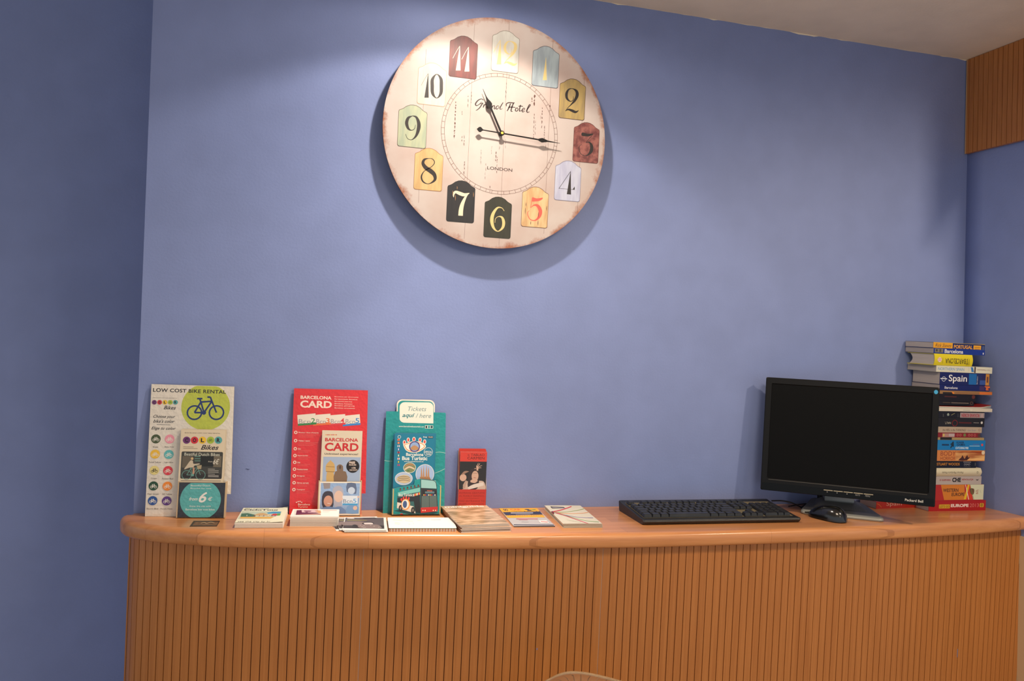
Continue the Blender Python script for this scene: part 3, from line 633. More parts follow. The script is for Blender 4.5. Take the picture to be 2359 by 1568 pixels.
pr.rect(615, 1078, 757, 1168, (224, 232, 240)); pr.rect(615, 1152, 757, 1168, (70, 160, 214)); pr.text('Bcn', 622, 1112, 708, 1148, (110, 120, 140)); pr.text('5', 716, 1108, 746, 1146, (60, 150, 214)); pr.disc(765, 1090, 12, (226, 190, 172)); pr.disc(608, 1110, 12, (226, 190, 172))
for x in (655, 700): pr.line([(470, 1150), (500, 1155)], 4, (240, 236, 228))
b.build('pocket', t, T(0, -.017, 0), label='pocket front printed with a couple holding a white card')
Fl = F @ T(0, -.0125, 0); b = MB(); pr = Print(b, Fl, C3); q = [pr.uv(*a) for a in ((420, 458), (798, 463), (790, 945), (405, 945))]; x0, x1, zt = (q[0][0]+q[3][0])/2, (q[1][0]+q[2][0])/2, q[0][1]
b.slab([(x0, .003), (x1, .003), (x1, zt), (x0, zt)], 0, .001, mat((218, 204, 180), .4, coat=.2), PAPER2)
R_ = (196, 44, 50)
for i in range(8): pr.rect(453+i*14, 496, 463+i*14, 504, (200, 60, 50) if i % 3 else (226, 150, 60))
pr.text('BARCELONA', 450, 528, 763, 567, R_, .03); pr.text('CARD', 448, 574, 766, 657, R_, .03); pr.text('Unlimited experiences!', 445, 671, 762, 698, (38, 32, 36), .012)
pr.rect(433, 708, 778, 944, (160, 178, 204))
pr.poly([(460, 944), (468, 850), (458, 845), (455, 800), (470, 770), (490, 752), (500, 740), (512, 752), (535, 775), (543, 815), (540, 850), (530, 855), (532, 944)], (202, 166, 104), 2); pr.poly([(532, 944), (545, 850), (562, 845), (560, 800), (590, 780), (620, 798), (622, 845), (648, 852), (656, 944)], (128, 104, 84), 2); pr.disc(592, 808, 9, (84, 66, 56), ry=18); pr.line([(462, 800), (540, 806)], 5, (150, 116, 66)); pr.line([(458, 848), (542, 852)], 6, (150, 116, 66))
pr.disc(713, 800, 62, (30, 26, 28)); pr.text('FREE', 678, 753, 734, 774, W_, .03); pr.text('MUSEUMS', 678, 778, 745, 793, W_, .01); pr.text('+70', 700, 806, 739, 825, W_, .02); pr.text('DISCOUNTS', 683, 828, 756, 842, W_, .01)
L1 = tag(b.build('leaflet', None, Fl), 'front cream leaflet with red BARCELONA CARD lettering, in the red display pocket', 'leaflet', 'city card leaflets in the red display')
for i in range(3): plain_leaflet(L1, .0005*(i-1), .002+.0024*i, ORD[i]+' city card leaflet from the front, in the red display pocket', 'city card leaflets in the red display', Fl)

# ---------------- teal bus ticket display
F = frame((.231, -.038, ZT), -2.0, 6.5)
t = thing('brochure_display', 'teal cardboard display board with a white Tickets aquí here tab on top', 'brochure display', F)
TEAL = mat((22, 142, 142), **GLOSS); TD = (22, 122, 128)
b = MB(); pr = Print(b, F, C3); pr.coat = .3
def arc(cx, cy, rx, ry, a0, a1, n=6): return [(cx+rx*math.cos(math.radians(a0+(a1-a0)*i/n)), cy-ry*math.sin(math.radians(a0+(a1-a0)*i/n))) for i in range(n+1)]
tab = [(1130, 277)]+arc(1185, 213, 55, 50, 180, 90)+arc(1440, 222, 54, 54, 90, 0)+[(1493, 287)]
b.slab(Z([(1030, 276)]+tab+[(1590, 290), (1597, 300), (1582, 1252), (998, 1252)], pr), 0, .003, TEAL, CARD)
pr.poly(tab, (226, 220, 206)); pr.poly([(1140, 290)]+arc(1190, 219, 48, 44, 180, 90)+arc(1436, 228, 46, 46, 90, 0)+[(1484, 296)], TEAL)
pr.poly([(1158, 250)]+arc(1205, 236, 47, 46, 180, 90)+arc(1432, 238, 47, 46, 90, 0)+[(1478, 392), (1232, 386)]+arc(1205, 345, 47, 40, 270, 180), (232, 228, 214))
pr.text('Tickets', 1238, 231, 1411, 276, (96, 136, 140), 0, .25); pr.text('aquí', 1184, 294, 1304, 346, TD, .02, .3); pr.text('/', 1312, 296, 1334, 338, (96, 136, 140), 0, .1); pr.text('here', 1347, 297, 1457, 340, (80, 130, 134), 0, .25)
pr.text('www.barcelonabusturistic.cat', 1150, 411, 1388, 430, (222, 226, 214), .012)
pr.rect(1399, 410, 1476, 441, (222, 226, 214), .001); pr.rect(1404, 414, 1420, 437, (24, 44, 50)); pr.rect(1428, 414, 1446, 437, TEAL); pr.rect(1452, 414, 1472, 437, (24, 70, 80))
for a in ([(1494, 668), (1540, 664), (1594, 674)], [(1488, 866), (1540, 846), (1588, 822)], [(1012, 744), (1060, 750), (1096, 748)]): pr.stroke([(x, y, 4) for x, y in a], (170, 206, 196), 3)
b.build('backboard', t)
b = MB(); Fp = F @ T(0, -.030, 0); pr = Print(b, Fp, C3); pr.coat = .3
out = Z([(1087, 1014), (1150, 1000), (1296, 975), (1302, 928), (1360, 917), (1450, 926), (1505, 936), (1540, 975), (1547, 1010), (1541, 1284), (1087, 1284)], pr)
b.slab(out, 0, .0012, TEAL, CARD); x0, x1 = out[-1][0], out[-2][0]; zl = out[0][1]
for x, zz in ((x0, zl), (x1-.0012, zl+.008)): b.box(x-.0006, x+.0022, -.0006, .029, 0, zz, mat((196, 168, 112), .6))
b.box(x0, x1, 0, .029, 0, .0015, CARD)
clipper(pr, x0+.001, x1-.001, .0006, .2)
pr.poly([(1100, 1222), (1200, 1200), (1530, 1236), (1480, 1262), (1250, 1256)], (16, 70, 76)); pr.poly([(1135, 1052), (1352, 985), (1358, 1242), (1132, 1192)], (44, 98, 98)); pr.poly([(1138, 1100), (1352, 1062), (1354, 1128), (1136, 1142)], (26, 34, 40))
pr.poly([(1135, 1140), (1290, 1180), (1310, 1246), (1132, 1196)], (220, 214, 200)); pr.poly([(1290, 1120), (1354, 1130), (1358, 1242), (1308, 1232)], (26, 30, 34)); pr.poly([(1140, 1048), (1352, 1000), (1352, 1040), (1140, 1080)], (120, 190, 180))
for i in range(6): pr.disc(1165+i*34, 1022-i*7, 9, (110, 70, 60), n=10); pr.disc(1165+i*34, 1012-i*7, 6, (60, 40, 34), n=8)
pr.poly([(1362, 922), (1498, 936), (1510, 1010), (1360, 1004)], (150, 196, 192)); pr.line([(1360, 1004), (1358, 926), (1370, 922), (1480, 934), (1504, 952), (1512, 1014)], 5, (30, 40, 44)); pr.poly([(1356, 1004), (1512, 1014), (1522, 1206), (1358, 1240)], (44, 46, 50)); pr.poly([(1372, 1022), (1508, 1030), (1510, 1062), (1374, 1062)], (26, 28, 32)); pr.rect(1400, 1038, 1488, 1056, (90, 120, 130)); pr.line([(1418, 1031), (1468, 1033)], 7, (200, 90, 60))
pr.poly([(1368, 1082), (1508, 1078), (1514, 1182), (1366, 1192)], (86, 104, 100)); pr.poly([(1358, 1192), (1520, 1182), (1518, 1226), (1360, 1242)], (196, 44, 40)); pr.line([(1440, 1080), (1442, 1190)], 3, (26, 28, 32))
for x in (1380, 1400, 1478, 1500): pr.disc(x, 1218, 6, (236, 224, 190), n=8)
for i in range(8): pr.rect(1384+i*15, 1066, 1393+i*15, 1077, ((230, 180, 60), (220, 60, 50), (40, 80, 160), (230, 226, 210))[i % 4])
for i in range(6): pr.rect(1288+i*11, 1062-i*3, 1296+i*11, 1084-i*3, ((230, 226, 210), (220, 60, 50), (240, 180, 60))[i % 3])
pr.text('Bus Turístic', 1150, 1058, 1282, 1084, (230, 230, 220), .01, .1)
for x, y in ((1167, 1196), (1284, 1216)): pr.disc(x, y, 18, (26, 28, 30), ry=30); pr.disc(x, y, 9, (120, 116, 110), ry=15)
pr.disc(1215, 1160, 42, (236, 150, 60), ry=52); pr.disc(1212, 1160, 34, (236, 232, 220), ry=44); pr.disc(1208, 1160, 20, (60, 90, 140), ry=34)
for x, y in ((1175, 1115), (1195, 1100), (1220, 1098), (1245, 1105)): pr.disc(x, y, 8, (220, 60, 50), ry=14)
pr.disc(1175, 1260, 15, (206, 50, 56), ry=10); pr.line([(1100, 1256), (1150, 1260)], 3, (170, 210, 200)); pr.line([(1100, 1266), (1145, 1268)], 3, (170, 210, 200))
b.build('pocket', t, T(0, -.030, 0), label='teal pocket cut to the outline of a red and teal open-top bus')
Fl = F @ T(0, -.024, 0); b = MB(); pr = Print(b, Fl, C3); pr.coat = .2
q = [pr.uv(*a) for a in ((1112, 488), (1484, 500), (1478, 940), (1095, 1015))]; x0, x1, zt = (q[0][0]+q[3][0])/2, (q[1][0]+q[2][0])/2, q[0][1]
b.slab([(x0, .003), (x1, .003), (x1, zt), (x0, zt)], 0, .0011, mat((18, 118, 148), .35, coat=.3), PAPER)
for i in range(9): pr.rect(1138, 538+i*30, 1158, 556+i*30, ((236, 120, 50), (214, 50, 50), (236, 226, 214), (50, 80, 160), (200, 60, 60), (60, 130, 80), (230, 226, 214), (70, 120, 70), (200, 60, 60))[i]); pr.rect(1144, 538+i*30, 1151, 556+i*30, ((200, 60, 50), (230, 180, 70), (60, 90, 150), (236, 232, 220), (30, 40, 60), (236, 232, 220), (200, 60, 60), (230, 190, 60), (60, 80, 150))[i])
pr.ring(1155, 520, 16, 4, (210, 216, 210), 16)
for x, y, w, a in ((1203, 572, 9, -.5), (1240, 548, 9, -.3), (1294, 542, 10, 0), (1352, 548, 9, .3), (1396, 566, 9, .6)): pr.disc(x, y, w+6, (236, 232, 220), ry=22); pr.disc(x, y, w, (214, 64, 56), ry=16)
eye = [(1192, 590), (1225, 578), (1290, 560), (1370, 572), (1408, 606), (1380, 640), (1320, 668), (1250, 664), (1212, 640)]
pr.poly(eye, (238, 226, 204), 4); pr.poly([(1297+(x-1297)*.9, 614+(y-614)*.86) for x, y in eye], (226, 130, 60), 4); pr.poly([(1297+(x-1297)*.84, 612+(y-612)*.72) for x, y in eye], (240, 234, 222), 4)
pr.disc(1300, 612, 52, (70, 56, 120)); pr.disc(1300, 612, 42, (140, 168, 210)); pr.poly([(1262, 622), (1300, 600), (1338, 622), (1325, 645), (1275, 645)], (176, 134, 96), 2)
for x in (1284, 1298, 1312): pr.poly([(x-5, 630), (x, 585), (x+5, 630)], (190, 140, 90))
pr.ring(1430, 663, 42, 3, (226, 228, 220)); pr.text('OFFICIAL', 1393, 652, 1466, 674, (226, 228, 220), .01); pr.text('TOUR', 1407, 677, 1455, 692, (226, 228, 220), .03)
pr.text('Barcelona', 1220, 671, 1384, 702, (232, 232, 222), .02); pr.text('Bus Turístic', 1182, 704, 1421, 742, (232, 232, 222), .025); pr.text('www.barcelonabusturistic.cat', 1200, 746, 1385, 760, (222, 226, 216), .01)
pr.text('Free', 1383, 514, 1418, 528, (226, 228, 220), .02); pr.rect(1426, 512, 1476, 532, (26, 30, 36), .001); pr.text('WiFi', 1430, 515, 1472, 529, (226, 228, 220))
def oval(x, y, rx, ry, c): pr.disc(x, y, rx+4, (226, 226, 216), ry=ry+4); pr.disc(x, y, rx, c, ry=ry)
oval(1253, 813, 56, 46, (120, 130, 90)); pr.stroke([(1205, 830, 14), (1250, 805, 16), (1300, 826, 12)], (214, 190, 160), 3); pr.stroke([(1210, 800, 8), (1250, 780, 10), (1290, 790, 8)], (184, 120, 80), 3); pr.disc(1240, 840, 14, (90, 120, 70), ry=8)
oval(1398, 872, 84, 88, (156, 180, 214)); pr.poly([(1345, 944), (1352, 900), (1440, 895), (1462, 944)], (160, 116, 78))
for x, h in ((1366, 800), (1386, 785), (1412, 780), (1432, 800)): pr.poly([(x-9, 905), (x-5, 840), (x, h), (x+5, 840), (x+9, 905)], (178, 130, 88))
oval(1197, 915, 80, 58, (170, 186, 210)); pr.poly([(1130, 935), (1140, 900), (1200, 880), (1250, 895), (1262, 940), (1200, 962)], (198, 178, 140), 2)
for y in (905, 922, 939): pr.stroke([(1140, y, 4), (1195, y-10, 5), (1256, y, 4)], (96, 74, 54), 3)
L2 = tag(b.build('leaflet', None, Fl), 'front blue leaflet with an eye emblem, standing in the teal display', 'leaflet', 'bus leaflets in the teal display')
for i in range(5): plain_leaflet(L2, .0009*(i+1)*(1 if i % 2 else -.6), .002+.0034*i, ORD[i]+' blue leaflet from the front, in the teal display with the bus cut-out', 'bus leaflets in the teal display', Fl)

# ---------------- red flamenco leaflet holder
F = frame((on_y(1054, 1168, -.037).x, -.037, ZT), -3.0, 1.0)
t = thing('leaflet_holder', 'small dark red cardboard holder lettered ENTRADA GRATUITA, standing against the wall beside the teal display', 'leaflet holder', F)
RC = mat((184, 44, 34), .35, coat=.3); b = MB(); pr = Print(b, F, C4)
q = [pr.uv(*a) for a in ((312, 713), (677, 713), (672, 932), (305, 932))]; w = q[1][0]; zf = q[0][1]; zb = pr.uv(300, 232)[1]
b.slab([(0, 0), (w, 0), (w, zf), (0, zf)], 0, .0009, RC)
for x in (0, w-.0009):
    side_ = [(0, 0), (.031, 0), (.031, zb), (.026, zb), (.016, zf+.045), (.006, zf+.012), (0, zf)]
    rows = [[(x, a, c) for a, c in side_], [(x+.0009, a, c) for a, c in side_]]
    b.face(rows[0][::-1], RC); b.face(rows[1], RC); b.grid(rows, CARD, True, False)
b.box(0, w, .030, .031, 0, zb, RC); b.box(0, w, .0009, .03, 0, .001, RC)
dkr = (116, 26, 22)
for s_, y, x0, x1 in (('ENTRADA GRATUITA', 749, 325, 655), ('AL PUEBLO ESPAÑOL', 786, 325, 650), ('FREE ENTRANCE TO', 854, 325, 652), ('PUEBLO ESPAÑOL', 888, 325, 650)): pr.text(s_, x0, y, x1, y+19, dkr, space=1.1)
pr.line([(388, 827), (582, 828)], 2, dkr); b.build('holder_body', t)
Fl = F @ T(0, .0022, 0); b = MB(); pr = Print(b, Fl, C4); q = [pr.uv(*a) for a in ((313, 226), (672, 226))]; x0, x1, zt = .0016, w-.0018, q[0][1]
b.slab([(x0, .0015), (x1, .0015), (x1, zt), (x0, zt)], 0, .0012, mat((206, 62, 48), .4, coat=.2), PAPER2); clipper(pr, x0, x1, .002, zt)
K_ = (70, 26, 26); pr.text('EL', 438, 258, 462, 278, K_); pr.text('TABLAO', 478, 250, 652, 282, K_); pr.text('CARMEN', 432, 290, 651, 326, K_)
pr.rect(300, 350, 690, 740, (38, 40, 44)); SK = (200, 166, 148)
pr.poly([(380, 700), (375, 650), (420, 610), (480, 600), (560, 600), (640, 610), (668, 680), (668, 715), (380, 715)], (196, 174, 160), 3); pr.poly([(450, 520), (480, 450), (560, 450), (585, 520), (560, 700), (440, 700)], (52, 44, 48), 3); pr.disc(530, 540, 44, SK, ry=66); pr.stroke([(470, 610, 20), (520, 600, 60), (560, 590, 30)], SK, 3)
pr.disc(375, 560, 44, SK, ry=46); pr.stroke([(360, 520, 14), (400, 490, 30), (450, 480, 4)], (150, 120, 104), 3); pr.stroke([(385, 700, 30), (400, 640, 34), (420, 600, 20)], (176, 150, 136), 3)
for a in ([(560, 470, 22), (560, 430, 22), (550, 405, 12)], [(548, 430, 8), (560, 400, 7), (572, 372, 5)], [(562, 425, 8), (580, 395, 7), (592, 376, 5)], [(570, 430, 8), (595, 412, 7), (620, 405, 5)], [(572, 440, 8), (600, 432, 6), (612, 436, 4)], [(545, 440, 8), (530, 445, 6), (520, 440, 4)]): pr.stroke(a, SK, 3)
pr.line([(500, 500), (556, 505)], 3, (60, 40, 40)); pr.line([(512, 560), (540, 562)], 5, (150, 50, 50)); pr.stroke([(440, 700, 30), (520, 670, 50), (640, 640, 40)], (214, 204, 196), 3)
L3 = tag(b.build('leaflet', None, Fl), 'front red TABLAO CARMEN leaflet with a dancer picture, in the small red holder', 'leaflet', 'flamenco leaflets in the red holder')
for i in range(7):
    xs = (x0, x1); bb = MB(); bb.box(x0+.0004*((i*7) % 3-1), x1+.0004*((i*5) % 3-1), 0, .0009, .002, zt-.001+.0011*i, PAPER2, mats=[PAPER2, mat((206, 62, 48), .4, coat=.2), mat((206, 62, 48), .4, coat=.2), PAPER2, PAPER2, PAPER2])
    tag(bb.build('leaflet', None, Fl @ T(0, .003+.0033*i, 0)), ORD[i]+' red leaflet from the front, in the small red holder', 'leaflet', 'flamenco leaflets in the red holder')

# ---------------- paper lying on the counter
def pile(mb, w, d, h, n, mt, jit=.0007, seed=1, mt2=None):
    r = random.Random(seed); hh = h/n
    for i in range(n):
        a, c = r.uniform(-jit, jit), r.uniform(-jit, jit); mb.box(a, w+a, -(i+1)*hh+.00002, -i*hh, c, d+c, mt if i % 3 or not mt2 else mt2)
def flat(x, y, yaw, z=0.): return frame((x, y, ZT+z), yaw, 90)
F = flat(-.1155, -.157, -4); w, d, h = .106, .145, .0125
t = thing('flyer_stack', 'thick stack of cream CicloTour flyers with a landscape picture, one corner curled', 'flyer stack', F)
b = MB(); pile(b, w, d, h-.0006, 14, PAPER, .0006, 2, PAPER2); b.build('sheet_pile', t)
b = MB(); yy = -h; n = 8
rows = []                                              # the top sheet lifts and curls at its right front corner
def curl(u, v): return -.0022*max(0, (u-.55)/.45)**2*max(0, (.55-v)/.55)-.004*max(0, (u-.75)/.25)**2*max(0, (v-.75)/.25)
for j in range(n+1): rows.append([(w*i/n, yy+curl(i/n, j/n)-.0001, d*j/n) for i in range(n+1)])
b.grid(rows, mat((226, 224, 196), .6), flip=False)
pr = QPrint(b, ((155, 82), (922, 95), (905, 400), (83, 418)), w*.93, d, K6, yy-.0002)
pr.text('Barcelona', 182, 94, 628, 113, (120, 130, 70), .01, .2); pr.text('CicloTour', 176, 117, 832, 153, (36, 40, 36), .04)
pr.rect(152, 167, 870, 328, (190, 200, 176)); pr.poly([(152, 220), (260, 210), (420, 250), (420, 290), (152, 300)], (70, 110, 80)); pr.poly([(610, 200), (720, 175), (868, 180), (868, 215), (640, 225)], (70, 150, 190)); pr.poly([(152, 295), (868, 285), (868, 330), (152, 330)], (216, 170, 80)); pr.poly([(420, 265), (440, 225), (540, 205), (640, 240), (700, 262)], (200, 164, 108), 2); pr.poly([(700, 262), (740, 225), (810, 226), (808, 262)], (200, 64, 50), 2); pr.rect(812, 220, 868, 262, (96, 150, 70))
for x in (260, 330, 400, 490, 570, 650, 720, 780): pr.disc(x, 285, 26, (90, 90, 90), n=12, ry=5); pr.poly([(x-8, 275), (x, 245), (x+14, 272)], ((50, 80, 140), (170, 70, 60), (220, 220, 210))[x % 3])
pr.text('see the city by bike', 135, 384, 800, 404, (96, 90, 70), .0, .1)
b.build('top_flyer', t, label='cream CicloTour flyer with a curled corner')
F = flat(.0055, -.151, -5); w, d, h = .109, .072, .0235
t = thing('card_stack', 'tall stack of white cards with purple and tan top, before the red display', 'card stack', F)
b = MB(); pile(b, w, d, h*.68, 22, PAPER2, .0005, 4); b2 = []; b.box(-.0006, w-.0006, -h*.82, -h*.68, 0, d, PAPER); b.box(.0005, w+.0002, -h*.94, -h*.82, -.0005, d-.0005, PAPER); b.build('card_pile', t)
b = MB(); b.box(0, w, -h, -h*.94, 0, d, mat((238, 234, 226), .5)); pr = QPrint(b, ((1105, 165), (1900, 180), (1890, 295), (1070, 290)), w, d, K6, -h)
pr.poly([(1168, 182), (1530, 180), (1592, 266), (1160, 268)], (196, 160, 150)); pr.poly([(1170, 190), (1250, 184), (1260, 225), (1500, 232), (1560, 246), (1160, 262)], (84, 40, 74)); pr.poly([(1250, 184), (1480, 182), (1500, 230), (1262, 226)], (206, 180, 186)); pr.poly([(1300, 195), (1420, 200), (1400, 215), (1310, 212)], (110, 60, 96), 2); pr.poly([(1320, 220), (1360, 220), (1370, 240), (1325, 240)], (84, 40, 74)); pr.poly([(1510, 190), (1580, 196), (1590, 244), (1540, 240)], (206, 160, 116))
pr.line([(1160, 266), (1590, 268)], 6, (110, 70, 50))
pr.line([(1615, 190), (1860, 197)], 6, (204, 100, 110)); pr.line([(1618, 212), (1740, 214)], 2, (220, 170, 176)); pr.line([(1618, 224), (1720, 226)], 2, (220, 170, 176))
for y in (190, 205, 220, 240, 258): pr.rect(1140, y, 1150, y+6, (190, 90, 100))
b.build('top_card', t)
# four photo flyers fanned out
def photo_flyer(label, dx, dy, dz, yaw, full=True):
    b = MB(); w, d = .099, .118; b.box(0, w, -.0009, 0, 0, d, mat((240, 236, 228), .45, coat=.2))
    pr = QPrint(b, ((275, 225), (1015, 235), (985, 490), (215, 485)), w, d, K7, -.0009)
    pr.poly([(288, 238), (970, 242), (952, 470), (228, 458)], (92, 84, 86)); pr.poly([(560, 242), (840, 244), (820, 262), (620, 262)], (34, 30, 32)); pr.poly([(262, 330), (600, 330), (620, 400), (244, 404)], (128, 112, 110), 3); pr.poly([(234, 400), (960, 405), (955, 470), (228, 458)], (58, 50, 50))
    pr.poly([(320, 258), (330, 244), (430, 246), (436, 262)], (214, 204, 196), 2); pr.line([(312, 288), (664, 300)], 9, (150, 142, 70)); pr.line([(310, 300), (560, 308)], 4, (140, 132, 70))
    pr.poly([(570, 362), (640, 330), (740, 338), (780, 356), (700, 372), (600, 378)], (36, 32, 34), 3); pr.poly([(600, 352), (700, 344), (760, 356), (750, 384), (640, 386)], (206, 196, 190), 3); pr.poly([(395, 400), (440, 384), (480, 400), (500, 440), (395, 440)], (34, 32, 34), 2); pr.poly([(500, 398), (620, 380), (820, 386), (880, 410), (890, 462), (540, 455)], (128, 112, 108), 3)
    for x, y in ((540, 400), (600, 410), (570, 430), (620, 440), (720, 400), (780, 420), (860, 440), (590, 455)): pr.disc(x, y, 16, (222, 214, 208), ry=7, n=8)
    o = b.build('photo_flyer', None, flat(.1215+dx, -.212+dy, -6+yaw, dz)); return tag(o, label, 'flyer', 'white-bordered photo flyers fanned on the counter edge')
photo_flyer('lowest flyer of the fanned photo flyers, its corner showing far left', -.013, .010, 0.0, 12)
photo_flyer('second lowest flyer of the fanned photo flyers, sticking out at front right', .004, -.006, .0012, 2)
photo_flyer('third lowest flyer of the fanned photo flyers, sticking out at the left', -.006, .008, .0024, 7)
photo_flyer('flyer squared directly below the topmost grey photo flyer', .0012, -.003, .0036, 1)
photo_flyer('topmost grey photo flyer with white border, on the fanned pile at the counter edge', 0, 0, .0049, 0)
F = flat(.2275, -.216, -4.5); w, d, h = .156, .100, .0085
t = thing('leaflet_stack', 'low stack of overexposed white folded leaflets, in front of the teal display', 'leaflet stack', F)
b = MB(); k = 46
for i in range(k): b.box(w*i/k+.0006, w*(i+1)/k, -h+.0016, 0, -.0004*(i % 2), d, PAPER if i % 2 else mat((214, 170, 140), .7))
b.build('folded_leaflets', t, label='folded leaflet edges side by side')
b = MB(); b.slab(rrect(-.001, w+.001, -.002, d, .004), -h, -h+.0013, mat((242, 240, 234), .5), mat((120, 140, 110), .6)); pr = QPrint(b, ((1025, 245), (2200, 225), (2270, 440), (1050, 425)), w, d, K7, -h)
for x0, y0, x1 in ((1120, 292, 1285), (1340, 300, 1480), (1560, 292, 1650), (1150, 335, 1250), (1400, 360, 1430), (1480, 350, 1500), (1150, 358, 1240)): pr.line([(x0, y0), (x1, y0+10)], 4, (226, 206, 150))
pr.line([(1815, 279), (2000, 273)], 4, (120, 120, 100)); b.build('top_leaflet', t)

def leaf_block(name, w, d, h, cov, edge_m=PAPER2, bow=.002, n=10):
    """thin stapled booklet: spine on the left, pages slightly bowed; cover printed by the caller"""
    b = MB(); f = lambda u: -bow*math.sin(PI*min(1, u*1.05))**1.0*(.4+.6*u)
    top = [[(w*i/n, -h+f(i/n), z) for i in range(n+1)] for z in (0, d)]; bot = [[(w*i/n, f(i/n)*.6, z) for i in range(n+1)] for z in (0, d)]
    b.grid(top, cov); b.grid(bot, cov, flip=True)
    b.grid([bot[0], top[0]], edge_m, smooth=False); b.grid([top[1], bot[1]], edge_m, smooth=False)
    b.face([(0, 0, 0), (0, -h, 0), (0, -h, d), (0, 0, d)][::-1], cov); b.face([(w, f(1)*.6, 0), (w, -h+f(1), 0), (w, -h+f(1), d), (w, f(1)*.6, d)], edge_m)
    return b, f
STONE = noisy('printed_rock_picture', (150, 126, 88), (222, 186, 150), (22, 1, 60), 5, .4, .38, .62, .3)
def magazine(label, x, y, z, yaw, top=False):
    w, d, h = .122, .196, .0022; b, f = leaf_block('magazine', w, d, h, STONE if top else mat((196, 160, 132), .45), mat((206, 196, 184), .7), .0006)
    if top:
        pr = QPrint(b, ((185, 975), (760, 912), (1000, 1100), (400, 1170)), w, d, C4, -h-.0006)
        pr.text('miniguide', 222, 977, 742, 944, (238, 230, 220), .04)
    return tag(b.build('magazine', None, flat(x, y, yaw, z)), label, 'magazine', 'miniguide magazines stacked on the counter')
pos = [(.392, -.243, 2), (.3935, -.2405, 3), (.391, -.2425, 2.4), (.394, -.241, 1.4), (.3905, -.239, 3.4)]
for i, (x, y, a) in enumerate(pos): magazine(('lowest', 'second lowest', 'third lowest', 'fourth lowest', 'second from the top')[i]+' magazine of the miniguide stack, tan edge showing', x, y, .0030*i, a)
magazine('topmost miniguide magazine with a stone-patterned cover, on the stack right of the white leaflets', .3885, -.238, .0150, 3, True)
F = flat(.531, -.200, -3); w, d, h = .104, .186, .0028
b, f = leaf_block('map', w, d, h, mat((188, 184, 182), .45), mat((70, 66, 74), .7), .0003)
pr = QPrint(b, ((805, 925), (1300, 940), (1545, 1165), (1010, 1175)), w, d, C4, -h-.0003)
YO = (236, 172, 40); pr.poly([(806, 926), (1298, 940), (1418, 1062), (930, 1066)], YO); pr.poly([(860, 985), (1345, 985), (1385, 1028), (905, 1032)], (52, 54, 78))
pr.text('GO', 850, 936, 935, 966, (60, 50, 60), .05); pr.text('CAR', 940, 938, 1105, 968, (222, 110, 40), .05); pr.poly([(1135, 955), (1160, 948), (1200, 952), (1190, 962)], (50, 50, 70), 2); pr.poly([(1170, 966), (1215, 960), (1235, 972), (1190, 976)], (50, 50, 70), 2); pr.poly([(1225, 960), (1270, 952), (1290, 966), (1240, 970)], (150, 150, 60), 2)
for x in range(870, 1340, 22): pr.rect(x+(x % 5)*2, 976+(x % 7), x+13, 990, (52, 54, 78))
pr.line([(965, 1000), (1255, 1004)], 9, (214, 210, 214)); pr.line([(1030, 1020), (1220, 1022)], 4, (170, 170, 186))
for i, x in enumerate(range(930, 1390, 30)): pr.rect(x, 1030+(i*7) % 9, x+16, 1044, (130, 110, 140))
pr.line([(1040, 1082), (1320, 1084)], 7, (206, 80, 90)); pr.line([(1075, 1095), (1190, 1096)], 4, (206, 100, 110)); pr.rect(1325, 1102, 1470, 1136, (232, 228, 222)); pr.line([(1360, 1118), (1450, 1124)], 9, (214, 120, 110)); pr.line([(1110, 1122), (1200, 1124)], 3, (160, 156, 160)); pr.line([(1010, 1160), (1530, 1158)], 8, (76, 74, 90))
tag(b.build('folded_map', None, F), 'yellow and grey folded tour map lying flat, between the miniguide magazines and the white booklets', 'map')
def booklet(label, x, y, z, yaw, top=False):
    w, d, h = .100, .196, .0022; b, f = leaf_block('booklet', w, d, h, mat((222, 214, 190), .42, coat=.2), mat((176, 166, 150), .7), .0006)
    if top:
        pr = QPrint(b, ((1385, 905), (1870, 900), (2150, 1125), (1650, 1178)), w, d, C4, -h-.0006); S = lambda pts, w, c: pr.stroke([(x, y, w) for x, y in pts], c, 5)
        pr.poly([(1466, 924), (1650, 930), (1672, 952), (1492, 952)], (36, 32, 44)); pr.line([(1490, 938), (1660, 948)], 7, (190, 186, 190))
        S([(1484, 1014), (1600, 980), (1690, 945), (1750, 918)], 13, (206, 56, 66)); S([(1490, 1016), (1640, 1008), (1800, 980), (1920, 946)], 5, (130, 160, 50)); S([(1540, 1020), (1700, 1026), (1860, 1014), (1975, 994)], 5, (236, 140, 60)); S([(1540, 1018), (1680, 1050), (1860, 1070), (2040, 1062)], 5, (120, 110, 170)); S([(1600, 1030), (1760, 1075), (1940, 1110), (2110, 1110)], 4, (90, 160, 70)); S([(1540, 1020), (1680, 1060), (1840, 1110), (1980, 1150)], 8, (206, 56, 86))
        S([(1700, 1120), (1800, 1132), (1880, 1140)], 2, (170, 190, 140))
        pr.poly([(1478, 1008), (1510, 1000), (1530, 1030), (1500, 1046)], (110, 36, 44), 2)
    return tag(b.build('booklet', None, flat(x, y, yaw, z)), label, 'booklet', 'white booklets with coloured curves')
for i in range(3): booklet(('lowest', 'second lowest', 'second from the top')[i]+' cream booklet of the stack left of the keyboard', .652+.0012*(i % 2), -.218+.001*i, .0028*i, -3.5-i*.5)
booklet('topmost cream booklet with red, green and orange curved lines, left of the keyboard', .651, -.217, .0084, -4, True)
F = flat(-.2135, -.137, -3); b = MB(); w, d = .0585, .051
b.box(0, w, -.0007, 0, 0, d, mat((70, 48, 34), .5)); pr = QPrint(b, ((675, 1328), (910, 1328), (895, 1382), (655, 1382)), w, d, C2, -.0007)
